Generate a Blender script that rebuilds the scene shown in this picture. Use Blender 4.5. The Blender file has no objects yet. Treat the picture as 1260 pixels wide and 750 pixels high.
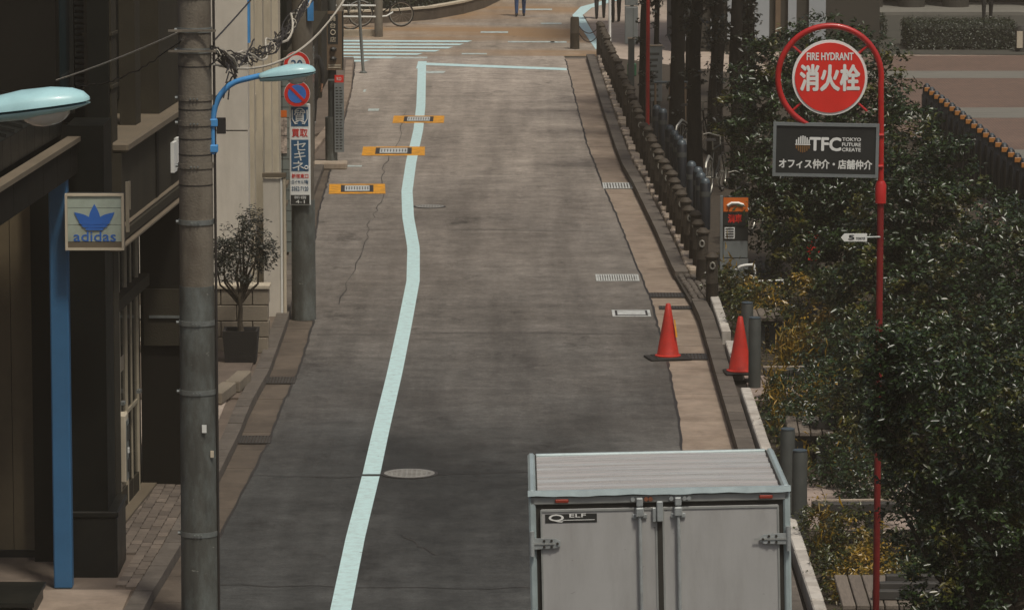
import bpy, bmesh, math, random
import numpy as np
from mathutils import Vector, Matrix, Euler
R = math.radians
random.seed(7); rng = np.random.default_rng(7)
scene = bpy.context.scene
col = scene.collection

# ---------------------------------------------------------------- camera, sky, sun, exposure
cam_data = bpy.data.cameras.new('camera')
cam_data.sensor_width = 36.0
cam_data.lens = 36.0 * 5400 / 1260
cam_data.clip_start = 0.5
cam_data.clip_end = 3000
cam = bpy.data.objects.new('camera', cam_data)
cam.location = (0, 0, 8.1)
cam.rotation_euler = (math.pi / 2 - math.atan(730 / 5400), 0, 0)
col.objects.link(cam)
scene.camera = cam

SUN_ELEV, SUN_AZ = 64.0, 150.0          # azimuth measured from +Y (straight ahead) towards +X
world = bpy.data.worlds.new('World'); scene.world = world; world.use_nodes = True
wn = world.node_tree.nodes; wl = world.node_tree.links
sky = wn.new('ShaderNodeTexSky'); sky.sky_type = 'NISHITA'; sky.sun_disc = False
sky.sun_elevation = R(SUN_ELEV); sky.sun_rotation = R(SUN_AZ)
sky.air_density = 0.8; sky.dust_density = 6.0; sky.ozone_density = 0.6
wl.new(sky.outputs[0], wn['Background'].inputs[0]); wn['Background'].inputs[1].default_value = 0.062
sun_data = bpy.data.lights.new('sun', 'SUN'); sun_data.energy = 2.1; sun_data.angle = R(8)
sun_data.color = (1.0, 0.945, 0.855)
sun = bpy.data.objects.new('sun', sun_data); col.objects.link(sun)
e, a = R(SUN_ELEV), R(SUN_AZ)
sun.rotation_euler = Vector((math.cos(e) * math.sin(a), math.cos(e) * math.cos(a), math.sin(e))).to_track_quat('Z', 'Y').to_euler()
vs = scene.view_settings
vs.view_transform = 'Standard'; vs.look = 'None'; vs.gamma = 1.0; vs.use_curve_mapping = False
vs.exposure = 0.1
scene.cycles.use_denoising = True
scene.cycles.volume_bounces = 0
scene.cycles.max_bounces = 6

# ---------------------------------------------------------------- materials
def lin(h):
    h = h.lstrip('#'); c = [int(h[i:i + 2], 16) / 255 for i in (0, 2, 4)]
    return tuple((v / 12.92 if v <= .04045 else ((v + .055) / 1.055) ** 2.4) for v in c) + (1,)

def mat(name, colr, rough=.7, metal=0., var=.25, scale=6., stretch=(1, 1, 1), bump=.0, bscale=60., dirt=None, dirt_amt=.4,
        dirt_scale=1.2, spec=.5, objrand=.0, coat=0., island=False, dstretch=(1, 1, 1), emit=None, scuff=None):
    """procedural surface: base colour broken by two noises, optional dirt of another colour, fine bump, roughness breakup"""
    m = bpy.data.materials.new(name); m.use_nodes = True
    nt = m.node_tree; N = nt.nodes; L = nt.links; b = N['Principled BSDF']
    base = lin(colr) if isinstance(colr, str) else tuple(colr) + (1,)
    tc = N.new('ShaderNodeTexCoord')
    mp = N.new('ShaderNodeMapping'); mp.inputs['Scale'].default_value = stretch; L.new(tc.outputs['Object'], mp.inputs[0])
    n1 = N.new('ShaderNodeTexNoise'); n1.inputs['Scale'].default_value = scale; n1.inputs['Detail'].default_value = 6
    n1.inputs['Roughness'].default_value = .65; L.new(mp.outputs[0], n1.inputs['Vector'])
    mr = N.new('ShaderNodeMapRange'); mr.inputs[1].default_value = .28; mr.inputs[2].default_value = .72
    mr.inputs[3].default_value = 1 - var; mr.inputs[4].default_value = 1 + var; L.new(n1.outputs['Fac'], mr.inputs[0])
    fac = mr.outputs[0]
    if objrand or island:
        if island:
            src = N.new('ShaderNodeNewGeometry').outputs['Random Per Island']
        else:
            src = N.new('ShaderNodeObjectInfo').outputs['Random']
        m2 = N.new('ShaderNodeMapRange'); m2.inputs[3].default_value = 1 - objrand; m2.inputs[4].default_value = 1 + objrand
        L.new(src, m2.inputs[0])
        mm = N.new('ShaderNodeMath'); mm.operation = 'MULTIPLY'; L.new(fac, mm.inputs[0]); L.new(m2.outputs[0], mm.inputs[1]); fac = mm.outputs[0]
    vm = N.new('ShaderNodeVectorMath'); vm.operation = 'SCALE'; vm.inputs[0].default_value = base[:3]; L.new(fac, vm.inputs['Scale'])
    out = vm.outputs[0]
    if dirt:
        mp2 = N.new('ShaderNodeMapping'); mp2.inputs['Scale'].default_value = dstretch; L.new(tc.outputs['Object'], mp2.inputs[0])
        n2 = N.new('ShaderNodeTexNoise'); n2.inputs['Scale'].default_value = dirt_scale; n2.inputs['Detail'].default_value = 8
        n2.inputs['Roughness'].default_value = .7; L.new(mp2.outputs[0], n2.inputs['Vector'])
        m3 = N.new('ShaderNodeMapRange'); m3.inputs[1].default_value = .45; m3.inputs[2].default_value = .7
        m3.inputs[4].default_value = dirt_amt; L.new(n2.outputs['Fac'], m3.inputs[0])
        mx = N.new('ShaderNodeMix'); mx.data_type = 'RGBA'; L.new(m3.outputs[0], mx.inputs[0]); L.new(out, mx.inputs[6])
        mx.inputs[7].default_value = lin(dirt); out = mx.outputs[2]
    if scuff:
        mp3 = N.new('ShaderNodeMapping'); mp3.inputs['Scale'].default_value = (1, 1, 2.2); L.new(tc.outputs['Object'], mp3.inputs[0])
        n4 = N.new('ShaderNodeTexNoise'); n4.inputs['Scale'].default_value = 14; n4.inputs['Detail'].default_value = 5; L.new(mp3.outputs[0], n4.inputs['Vector'])
        m6 = N.new('ShaderNodeMapRange'); m6.inputs[1].default_value = .69; m6.inputs[2].default_value = .74; m6.inputs[4].default_value = .8; L.new(n4.outputs['Fac'], m6.inputs[0])
        mx3 = N.new('ShaderNodeMix'); mx3.data_type = 'RGBA'; L.new(m6.outputs[0], mx3.inputs[0]); L.new(out, mx3.inputs[6]); mx3.inputs[7].default_value = lin(scuff); out = mx3.outputs[2]
    L.new(out, b.inputs['Base Color'])
    rr = N.new('ShaderNodeMapRange'); rr.inputs[3].default_value = max(.03, rough - .12); rr.inputs[4].default_value = min(1, rough + .12)
    L.new(n1.outputs['Fac'], rr.inputs[0]); L.new(rr.outputs[0], b.inputs['Roughness'])
    b.inputs['Metallic'].default_value = metal
    b.inputs['Specular IOR Level'].default_value = spec
    b.inputs['Coat Weight'].default_value = coat
    if emit:
        b.inputs['Emission Color'].default_value = lin(emit[0]); b.inputs['Emission Strength'].default_value = emit[1]
    if bump:
        n3 = N.new('ShaderNodeTexNoise'); n3.inputs['Scale'].default_value = bscale; n3.inputs['Detail'].default_value = 4
        L.new(tc.outputs['Object'], n3.inputs['Vector'])
        bp = N.new('ShaderNodeBump'); bp.inputs['Strength'].default_value = bump; bp.inputs['Distance'].default_value = .02
        L.new(n3.outputs['Fac'], bp.inputs['Height']); L.new(bp.outputs[0], b.inputs['Normal'])
    return m

def leaf_mat(name, c1, c2, rough=.32, trans=.25, gold=None, goldamt=.12):
    m = bpy.data.materials.new(name); m.use_nodes = True
    nt = m.node_tree; N = nt.nodes; L = nt.links; b = N['Principled BSDF']
    g = N.new('ShaderNodeNewGeometry')
    mx = N.new('ShaderNodeMix'); mx.data_type = 'RGBA'; L.new(g.outputs['Random Per Island'], mx.inputs[0])
    mx.inputs[6].default_value = lin(c1); mx.inputs[7].default_value = lin(c2); out = mx.outputs[2]
    if gold:
        tc = N.new('ShaderNodeTexCoord'); n = N.new('ShaderNodeTexNoise'); n.inputs['Scale'].default_value = 1.6; n.inputs['Detail'].default_value = 3
        L.new(tc.outputs['Object'], n.inputs['Vector'])
        r = N.new('ShaderNodeMapRange'); r.inputs[1].default_value = .56; r.inputs[2].default_value = .66; r.inputs[4].default_value = goldamt
        L.new(n.outputs['Fac'], r.inputs[0])
        m2 = N.new('ShaderNodeMix'); m2.data_type = 'RGBA'; L.new(r.outputs[0], m2.inputs[0]); L.new(out, m2.inputs[6]); m2.inputs[7].default_value = lin(gold)
        out = m2.outputs[2]
    L.new(out, b.inputs['Base Color'])
    b.inputs['Roughness'].default_value = rough
    b.inputs['Specular IOR Level'].default_value = .7
    tr = N.new('ShaderNodeBsdfTranslucent'); L.new(out, tr.inputs['Color'])
    ms = N.new('ShaderNodeMixShader'); ms.inputs[0].default_value = trans
    L.new(b.outputs[0], ms.inputs[1]); L.new(tr.outputs[0], ms.inputs[2])
    L.new(ms.outputs[0], N['Material Output'].inputs['Surface'])
    return m

def asphalt_mat(name, c, c2, tint=None, worn=None):
    m = bpy.data.materials.new(name); m.use_nodes = True
    nt = m.node_tree; N = nt.nodes; L = nt.links; b = N['Principled BSDF']
    tc = N.new('ShaderNodeTexCoord')
    def noise(sc, st, det=6, ro=.65):
        mp = N.new('ShaderNodeMapping'); mp.inputs['Scale'].default_value = st; L.new(tc.outputs['Object'], mp.inputs[0])
        n = N.new('ShaderNodeTexNoise'); n.inputs['Scale'].default_value = sc; n.inputs['Detail'].default_value = det; n.inputs['Roughness'].default_value = ro
        L.new(mp.outputs[0], n.inputs['Vector']); return n.outputs['Fac']
    def rng_(s, a, b_, c_, d):
        r = N.new('ShaderNodeMapRange'); r.inputs[1].default_value = a; r.inputs[2].default_value = b_; r.inputs[3].default_value = c_; r.inputs[4].default_value = d
        L.new(s, r.inputs[0]); return r.outputs[0]
    big = rng_(noise(.35, (1, .35, 1)), .38, .62, 0, 1)
    mx = N.new('ShaderNodeMix'); mx.data_type = 'RGBA'; L.new(big, mx.inputs[0]); mx.inputs[6].default_value = lin(c); mx.inputs[7].default_value = lin(c2)
    base = mx.outputs[2]
    if worn:      # far stretch paler: older surfacing, with grazing sheen painted into the colour
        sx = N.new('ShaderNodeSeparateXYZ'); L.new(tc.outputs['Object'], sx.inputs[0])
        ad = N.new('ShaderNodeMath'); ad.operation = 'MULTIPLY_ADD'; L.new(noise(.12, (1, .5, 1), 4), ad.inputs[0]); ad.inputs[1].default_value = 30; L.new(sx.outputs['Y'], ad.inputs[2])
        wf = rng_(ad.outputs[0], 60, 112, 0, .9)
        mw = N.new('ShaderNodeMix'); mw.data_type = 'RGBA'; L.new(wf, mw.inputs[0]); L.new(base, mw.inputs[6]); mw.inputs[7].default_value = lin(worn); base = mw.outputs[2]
    mid = rng_(noise(3.0, (1, 1, 1), 8, .72), .32, .68, .72, 1.3)
    fine = rng_(noise(11, (1, 1.2, 1), 8, .8), .3, .7, .72, 1.28)
    grain = rng_(noise(45, (1, .6, 1), 3, .8), .3, .7, .78, 1.22)
    mg = N.new('ShaderNodeMath'); mg.operation = 'MULTIPLY'; L.new(fine, mg.inputs[0]); L.new(grain, mg.inputs[1])
    ml = N.new('ShaderNodeMath'); ml.operation = 'MULTIPLY'; L.new(mid, ml.inputs[0]); L.new(mg.outputs[0], ml.inputs[1])
    streak = rng_(noise(1.1, (1.6, .09, 1), 5, .6), .35, .65, .80, 1.2)
    ml2 = N.new('ShaderNodeMath'); ml2.operation = 'MULTIPLY'; L.new(ml.outputs[0], ml2.inputs[0]); L.new(streak, ml2.inputs[1])
    cross = rng_(noise(1.0, (.25, 1.1, 1), 7, .7), .3, .7, .8, 1.2)
    ml3 = N.new('ShaderNodeMath'); ml3.operation = 'MULTIPLY'; L.new(ml2.outputs[0], ml3.inputs[0]); L.new(cross, ml3.inputs[1])
    vm = N.new('ShaderNodeVectorMath'); vm.operation = 'SCALE'; L.new(base, vm.inputs[0]); L.new(ml3.outputs[0], vm.inputs['Scale'])
    out = vm.outputs[0]
    # dark oil and tyre smears
    oil = rng_(noise(.9, (1, .5, 1), 9, .8), .56, .70, 0, .75)
    m4 = N.new('ShaderNodeMix'); m4.data_type = 'RGBA'; L.new(oil, m4.inputs[0]); L.new(out, m4.inputs[6]); m4.inputs[7].default_value = lin('#211f1d'); out = m4.outputs[2]
    if tint:
        t = rng_(noise(.22, (.5, 1, 1), 6, .6), .42, .6, 0, .8)
        m5 = N.new('ShaderNodeMix'); m5.data_type = 'RGBA'; L.new(t, m5.inputs[0]); L.new(out, m5.inputs[6]); m5.inputs[7].default_value = lin(tint); out = m5.outputs[2]
    L.new(out, b.inputs['Base Color'])
    L.new(rng_(mid, .7, 1.3, .74, .9), b.inputs['Roughness'])
    b.inputs['Specular IOR Level'].default_value = .22
    n3 = noise(90, (1, 1, 1), 3, .7)
    bp = N.new('ShaderNodeBump'); bp.inputs['Strength'].default_value = .35; bp.inputs['Distance'].default_value = .01
    L.new(n3, bp.inputs['Height']); L.new(bp.outputs[0], b.inputs['Normal'])
    return m

def glass_mat(name, c, rough=.06):
    m = mat(name, c, rough=rough + .1, var=.1, scale=2, spec=.8)
    return m

M = {}
M['asphalt'] = asphalt_mat('asphalt', '#313231', '#4b4c4a', worn='#a0968a')  # worn tone also carries the grazing sheen of the far road
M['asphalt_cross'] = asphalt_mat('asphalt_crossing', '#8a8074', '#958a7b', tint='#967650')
M['soil'] = mat('soil', '#3a3226', .95, var=.5, scale=9, bump=.6, bscale=25)
M['ground'] = mat('ground', '#5a5348', .95, var=.3, scale=2, bump=.2)
M['line'] = mat('line_paint', '#c2e0df', .6, var=.06, scale=20, dirt='#98a09c', dirt_amt=.45, dirt_scale=9, bump=.15, bscale=90, scuff='#5c5d5a')
M['line_worn'] = mat('worn_line_paint', '#b7c4bf', .7, var=.2, scale=20, dirt='#6f6a62', dirt_amt=.9, dirt_scale=9)
M['gutter'] = mat('gutter_concrete', '#8f8070', .85, var=.22, scale=4, bump=.25, dirt='#5a4a3a', dirt_amt=.6, dirt_scale=1.6, objrand=.10)
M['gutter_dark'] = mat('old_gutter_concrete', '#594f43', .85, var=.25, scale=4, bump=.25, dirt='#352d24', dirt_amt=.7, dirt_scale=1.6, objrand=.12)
M['kerb'] = mat('kerb_stone', '#5f584f', .85, var=.25, scale=8, bump=.3, dirt='#3b352d', dirt_amt=.6, dirt_scale=2.5, objrand=.12)
M['block'] = mat('edging_block', '#a89a88', .85, var=.2, scale=8, bump=.3, dirt='#6b5b48', dirt_amt=.7, dirt_scale=4, objrand=.22)
M['edging'] = mat('white_edging', '#b9b4aa', .8, var=.15, scale=8, bump=.2, dirt='#7a7062', dirt_amt=.6, dirt_scale=3, objrand=.1)
M['joint'] = mat('joint_bed', '#3a342c', .95, var=.3, scale=10)
M['brick_pave'] = mat('paving_brick', '#6a6055', .85, var=.22, scale=12, bump=.25, objrand=.28)
M['paver'] = mat('pinkish_paver', '#94857a', .85, var=.2, scale=9, bump=.25, objrand=.12, dirt='#5c5148', dirt_amt=.5)
M['pave_light'] = mat('light_pavement', '#a99b8c', .85, var=.15, scale=3, bump=.2, dirt='#7d6b57', dirt_amt=.5, dirt_scale=1.4)
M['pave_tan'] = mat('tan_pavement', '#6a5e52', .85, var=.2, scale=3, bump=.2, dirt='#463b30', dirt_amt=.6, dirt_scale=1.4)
M['iron'] = mat('cast_iron', '#4a4743', .55, metal=.6, var=.3, scale=15, bump=.2)
M['steel_plate'] = mat('worn_steel_plate', '#c6c9c4', .5, metal=.05, var=.2, scale=14, bump=.2, dirt='#6d6760', dirt_amt=.6, dirt_scale=6)
M['yellow'] = mat('yellow_paint', '#dd9a1c', .6, var=.2, scale=9, dirt='#7a6238', dirt_amt=.75, dirt_scale=6, scuff='#4c463c')
M['crack'] = mat('crack_tar', '#2b2825', .7, var=.2)
M['concrete_pole'] = mat('pole_concrete', '#6f685b', .85, var=.2, scale=3, stretch=(3, 3, .5), bump=.3, dirt='#4c4439', dirt_amt=.85, dirt_scale=2.0, dstretch=(1.5, 1.5, .8))
M['pole_lower'] = mat('pole_sleeve', '#4a4b45', .65, var=.3, scale=4, stretch=(3, 3, .4), bump=.15, dirt='#6f7672', dirt_amt=.85, dirt_scale=2.2, dstretch=(2, 2, .8), scuff='#8a8a80')
M['galv'] = mat('galvanised', '#8f9490', .45, metal=.7, var=.2, scale=14)
M['wire'] = mat('cable_black', '#2a2622', .6, var=.2)
M['wire_pale'] = mat('cable_pale', '#b9b3a4', .6, var=.2, scale=20)
M['lamp'] = mat('lamp_housing', '#a9d3d6', .35, var=.06, scale=3, coat=.2, dirt='#7fa1a3', dirt_amt=.35, dirt_scale=4)
M['lamp_blue'] = mat('lamp_arm_blue', '#4a92cc', .4, var=.1, scale=6, dirt='#2f5a7c', dirt_amt=.4)
M['lens'] = mat('lamp_glass', '#c9c6bb', .08, var=.1, scale=5, spec=.9, coat=.5)
M['sign_blue'] = mat('sign_blue', '#3f78c8', .45, var=.08)
M['sign_red'] = mat('sign_red', '#d93328', .4, var=.10, scale=5, dirt='#b83026', dirt_amt=.3)
M['sign_white'] = mat('sign_white', '#e2e3dc', .5, var=.08, scale=6, dirt='#b5b1a4', dirt_amt=.4, dirt_scale=3)
M['sign_navy'] = mat('sign_navy', '#2f5878', .5, var=.1)
M['sign_black'] = mat('sign_black', '#2a2b28', .45, var=.15, scale=5)
M['pipe_red'] = mat('red_pipe', '#b0231e', .38, var=.12, scale=6, coat=.2, dirt='#6e1a17', dirt_amt=.4)
M['black_wall'] = mat('black_cladding', '#131511', .6, spec=0.12, var=.25, scale=3, dirt='#24231d', dirt_amt=.5, dirt_scale=.8)
M['black_metal'] = mat('black_sheet_metal', '#191b18', .4, spec=0.25, var=.2, scale=4, dirt='#302e26', dirt_amt=.5, dirt_scale=1.5)
M['brown_wall'] = mat('brown_render', '#38342a', .8, spec=0.15, var=.2, scale=2.5, bump=.15, dirt='#27241d', dirt_amt=.5, dirt_scale=1.2, dstretch=(1, 1, .4))
M['brown_dark'] = mat('dark_brown_wall', '#1c1a15', .75, spec=0.1, var=.2, scale=2, dirt='#1b1914', dirt_amt=.5)
M['ledge'] = mat('ledge_stone', '#6b604e', .8, var=.2, scale=4, dirt='#4f4738', dirt_amt=.6, dirt_scale=2)
M['beige_panel'] = mat('beige_panel', '#6e6149', .7, var=.15, scale=1.5, stretch=(1, 1, .3), dirt='#463c2c', dirt_amt=.4)
M['blue_post'] = mat('blue_post', '#35688f', .5, var=.1, scale=3, dirt='#244a6a', dirt_amt=.4)
M['dark_glass'] = glass_mat('dark_glass', '#141c1c')
M['teal_glass'] = glass_mat('teal_glass', '#16262a')
M['shop_glass'] = glass_mat('shop_glass', '#2a2a22')
M['frame_alu'] = mat('aluminium_frame', '#a89e88', .45, metal=.1, var=.15)
M['white_wall'] = mat('white_render', '#c9c2b3', .85, var=.07, scale=3, bump=.1, dirt='#8f8777', dirt_amt=.45, dirt_scale=1.0, dstretch=(1.5, 1.5, .3))
M['cream'] = mat('cream_trim', '#c4b9a2', .75, var=.1, scale=3, dirt='#918570', dirt_amt=.5, dirt_scale=1.5, dstretch=(2, 2, .4))
M['block_wall'] = mat('concrete_block', '#867c6b', .85, var=.18, scale=5, bump=.3, dirt='#5e5546', dirt_amt=.5, objrand=.08)
M['tile_wall'] = mat('grey_tile', '#747a74', .35, var=.12, scale=6, objrand=.15)
M['poster'] = mat('poster_print', '#b8a898', .6, var=.75, scale=16, dirt='#4a3a38', dirt_amt=.9, dirt_scale=14)
M['orange'] = mat('orange_print', '#d0691e', .5, var=.15, scale=5)
M['planter'] = mat('planter_black', '#1c1a16', .7, var=.25, scale=6, bump=.2)
M['bark'] = mat('bark', '#40382b', .95, var=.35, scale=7, stretch=(3, 3, .6), bump=.8, bscale=22)
M['bark_dark'] = mat('dark_bark', '#1d1a15', .95, spec=0.2, var=.35, scale=7, stretch=(3, 3, .6), bump=.8, bscale=22)
M['wood_post'] = mat('post_imitation_wood', '#352d21', .85, var=.3, scale=6, stretch=(3, 3, .7), bump=.4, bscale=30, objrand=.2)
M['post_cap'] = mat('post_cap', '#3d3529', .75, var=.25, scale=9)
M['chain'] = mat('chain_steel', '#a9a79c', .4, metal=.6, var=.15)
M['bollard_blue'] = mat('bollard_blue', '#0d1319', .5, var=.15, scale=6)
M['bollard_grey'] = mat('bollard_grey', '#424541', .6, var=.2, scale=6, bump=.15, dirt='#3b3d3a', dirt_amt=.5)
M['cap_silver'] = mat('cap_silver', '#4a5458', .35, metal=.2, var=.1)
M['cone'] = mat('cone_red', '#bd2d1e', .55, var=.15, scale=7, dirt='#8a2a1e', dirt_amt=.6, dirt_scale=5, scuff='#6b4a40')
M['rubber'] = mat('black_rubber', '#2a2826', .8, spec=0.3, var=.25, scale=9)
M['truck_door'] = mat('truck_door_white', '#a6a6a2', .45, var=.05, scale=2, dirt='#878580', dirt_amt=.5, dirt_scale=1.6, dstretch=(2.5, 1, .5), scuff='#4c4842')
M['truck_roof'] = mat('truck_roof_sheet', '#b9b3ab', .28, metal=.15, var=.14, scale=3, stretch=(.5, 5, 1), dirt='#c3cfcc', dirt_amt=.6, dirt_scale=2.2, dstretch=(.35, 5, 1))  # pale dirt colour paints in sky reflections, along with chalky streaks
M['truck_trim'] = mat('truck_aluminium', '#abbab9', .35, metal=.2, var=.1, scale=8, dirt='#76807d', dirt_amt=.4)
M['truck_frame'] = mat('truck_frame_grey', '#9a9d98', .5, metal=.1, var=.1, scale=6, dirt='#55554f', dirt_amt=.5)
M['truck_steel'] = mat('lock_steel', '#a2a8a6', .42, metal=.25, var=.18, scale=12, dirt='#4b4640', dirt_amt=.4, dirt_scale=7)
M['seal'] = mat('rubber_seal', '#2c2a24', .8, var=.2)
M['rust'] = mat('rusty_bracket', '#7a4a32', .8, var=.3, scale=20)
M['marker'] = mat('marker_lens', '#8c2f1b', .3, var=.1, spec=.7)
M['reflector'] = mat('orange_reflector', '#a06a30', .35, var=.15)
M['pipe_shaded'] = mat('shaded_red_paint', '#7d1b18', .55, var=.2, scale=6, dirt='#4f1614', dirt_amt=.5)  # shade on the lower sign pole, painted as a darker red
M['plank'] = mat('bench_plank', '#6a6156', .8, var=.25, scale=5, stretch=(8, 1, 1), bump=.3, objrand=.15)
M['beam'] = mat('dark_beam', '#3a3833', .75, var=.25, scale=5)
M['plaza'] = None
M['hedge_core'] = mat('hedge_core', '#1d2016', .95, var=.3)
M['denim'] = mat('denim', '#33507a', .85, var=.15, scale=20)
M['black_cloth'] = mat('black_cloth', '#1d1c1a', .85, var=.2, scale=20)
M['grey_cloth'] = mat('grey_cloth', '#3c3a37', .85, var=.2, scale=20)
M['skin'] = mat('skin', '#b08468', .55, var=.06)
M['hair'] = mat('hair', '#1a1613', .6, var=.2)
M['shoe_white'] = mat('shoe_white', '#c4c4be', .6, var=.1)
M['shoe_black'] = mat('shoe_black', '#1b1a18', .5, var=.1)
M['green_paint'] = mat('green_paint', '#1f5a3a', .5, var=.15)
M['sheet_grey'] = mat('grey_sheet', '#7f8482', .45, metal=.2, var=.1, scale=4, dirt='#5c5f5c', dirt_amt=.4)
M['board_brown'] = mat('brown_board', '#6a5844', .8, var=.15)
M['far_wall'] = mat('far_wall', '#37342c', .8, var=.15, scale=.8)
M['far_pale'] = mat('far_pale_wall', '#9aa0a2', .8, var=.08, scale=.8)
M['leaf'] = leaf_mat('shrub_leaf', '#111c10', '#35491f', .34, .2, gold='#857522', goldamt=.38)
M['leaf_olive'] = leaf_mat('olive_leaf', '#20241c', '#3c3f30', .45, .15)
M['leaf_dark'] = leaf_mat('ivy_leaf', '#12160d', '#272b18', .4, .12)
M['leaf_gold'] = leaf_mat('golden_grass', '#55521e', '#b08a24', .5, .3)
M['leaf_low'] = leaf_mat('low_shrub_leaf', '#242c12', '#525724', .35, .2, gold='#a07d20', goldamt=.8)
M['leaf_hedge'] = leaf_mat('hedge_leaf', '#182010', '#303a1a', .45, .15)

# ---------------------------------------------------------------- mesh builder
class MB:
    def __init__(s): s.v = []; s.f = []
    def add(s, vs_, fs):
        o = len(s.v); s.v += [tuple(p) for p in vs_]; s.f += [tuple(i + o for i in f) for f in fs]; return s
    def box(s, x0, x1, y0, y1, z0, z1, rot=None, about=None):
        p = [Vector((x, y, z)) for z in (z0, z1) for y in (y0, y1) for x in (x0, x1)]
        if rot is not None:
            c = Vector(about) if about else Vector(((x0 + x1) / 2, (y0 + y1) / 2, (z0 + z1) / 2))
            p = [rot @ (q - c) + c for q in p]
        return s.add(p, [(0, 2, 3, 1), (4, 5, 7, 6), (0, 1, 5, 4), (2, 6, 7, 3), (0, 4, 6, 2), (1, 3, 7, 5)])
    def cbox(s, x0, x1, y0, y1, z0, z1, b=.01):
        bm = bmesh.new()
        for x in (x0, x1):
            for y in (y0, y1):
                for z in (z0, z1):
                    sx = b if x == x0 else -b; sy = b if y == y0 else -b; sz = b if z == z0 else -b
                    bm.verts.new((x, y + sy, z + sz)); bm.verts.new((x + sx, y, z + sz)); bm.verts.new((x + sx, y + sy, z))
        bmesh.ops.convex_hull(bm, input=bm.verts)
        bmesh.ops.dissolve_limit(bm, angle_limit=.01, verts=bm.verts, edges=bm.edges)
        bm.verts.index_update()
        s.add([v.co.copy() for v in bm.verts], [[v.index for v in f.verts] for f in bm.faces]); bm.free(); return s
    def cyl(s, p0, p1, r0, r1=None, n=14, caps=True):
        r1 = r0 if r1 is None else r1
        p0 = Vector(p0); p1 = Vector(p1); d = (p1 - p0).normalized()
        a_ = d.orthogonal().normalized(); b_ = d.cross(a_)
        ring = lambda p, r: [p + (a_ * math.cos(t) + b_ * math.sin(t)) * r for t in [2 * math.pi * k / n for k in range(n)]]
        fs = [(k, (k + 1) % n, n + (k + 1) % n, n + k) for k in range(n)]
        if caps: fs += [tuple(range(n - 1, -1, -1)), tuple(range(n, 2 * n))]
        return s.add(ring(p0, r0) + ring(p1, r1), fs)
    def tube(s, pts, r, n=8, closed=False):
        pts = [Vector(p) for p in pts]; m = len(pts); rs = r if isinstance(r, (list, tuple)) else [r] * m
        vs_ = []; prev = None
        for i, p in enumerate(pts):
            if closed: t = (pts[(i + 1) % m] - pts[i - 1]).normalized()
            else: t = (pts[min(i + 1, m - 1)] - pts[max(i - 1, 0)]).normalized()
            if prev is None: a_ = t.orthogonal().normalized()
            else:
                a_ = prev - t * prev.dot(t)
                a_ = a_.normalized() if a_.length > 1e-6 else t.orthogonal().normalized()
            prev = a_; b_ = t.cross(a_)
            vs_ += [p + (a_ * math.cos(2 * math.pi * k / n) + b_ * math.sin(2 * math.pi * k / n)) * rs[i] for k in range(n)]
        fs = []
        for i in range(m if closed else m - 1):
            j = (i + 1) % m
            fs += [(i * n + k, i * n + (k + 1) % n, j * n + (k + 1) % n, j * n + k) for k in range(n)]
        if not closed: fs += [tuple(range(n - 1, -1, -1)), tuple((m - 1) * n + k for k in range(n))]
        return s.add(vs_, fs)
    def lathe(s, prof, c=(0, 0, 0), n=18):
        vs_ = []; c = Vector(c)
        for r, z in prof:
            vs_ += [c + Vector((r * math.cos(2 * math.pi * k / n), r * math.sin(2 * math.pi * k / n), z)) for k in range(n)]
        fs = [(i * n + k, i * n + (k + 1) % n, (i + 1) * n + (k + 1) % n, (i + 1) * n + k) for i in range(len(prof) - 1) for k in range(n)]
        fs += [tuple(range(n - 1, -1, -1)), tuple((len(prof) - 1) * n + k for k in range(n))]
        return s.add(vs_, fs)
    def prism(s, poly, z0, z1):          # poly in xy, extruded in z
        n = len(poly)
        vs_ = [(x, y, z0) for x, y in poly] + [(x, y, z1) for x, y in poly]
        return s.add(vs_, [tuple(range(n - 1, -1, -1)), tuple(range(n, 2 * n))] + [(k, (k + 1) % n, n + (k + 1) % n, n + k) for k in range(n)])
    def vprism(s, poly, y0, y1):         # poly in xz, extruded in y
        n = len(poly)
        vs_ = [(x, y0, z) for x, z in poly] + [(x, y1, z) for x, z in poly]
        return s.add(vs_, [tuple(range(n)), tuple(range(2 * n - 1, n - 1, -1))] + [(k, n + k, n + (k + 1) % n, (k + 1) % n) for k in range(n)])
    def strip(s, left, right, z=0.):     # a sheet between two polylines
        n = len(left)
        return s.add([(x, y, z) for x, y in left] + [(x, y, z) for x, y in right], [(k, n + k, n + k + 1, k + 1) for k in range(n - 1)])
    def mesh(s, name, m=None, smooth=None):
        me = bpy.data.meshes.new(name); me.from_pydata(s.v, [], s.f); me.update()
        if m: me.materials.append(m)
        if smooth is not None:
            me.polygons.foreach_set('use_smooth', [True] * len(me.polygons)); me.set_sharp_from_angle(angle=R(smooth))
        return me
    def build(s, name, m, parent=None, smooth=None, loc=None, fix=True):
        me = s.mesh(name, m, smooth)
        if fix:
            bm = bmesh.new(); bm.from_mesh(me); bmesh.ops.recalc_face_normals(bm, faces=bm.faces); bm.to_mesh(me); bm.free()
        return link(name, me, parent, loc)

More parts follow.
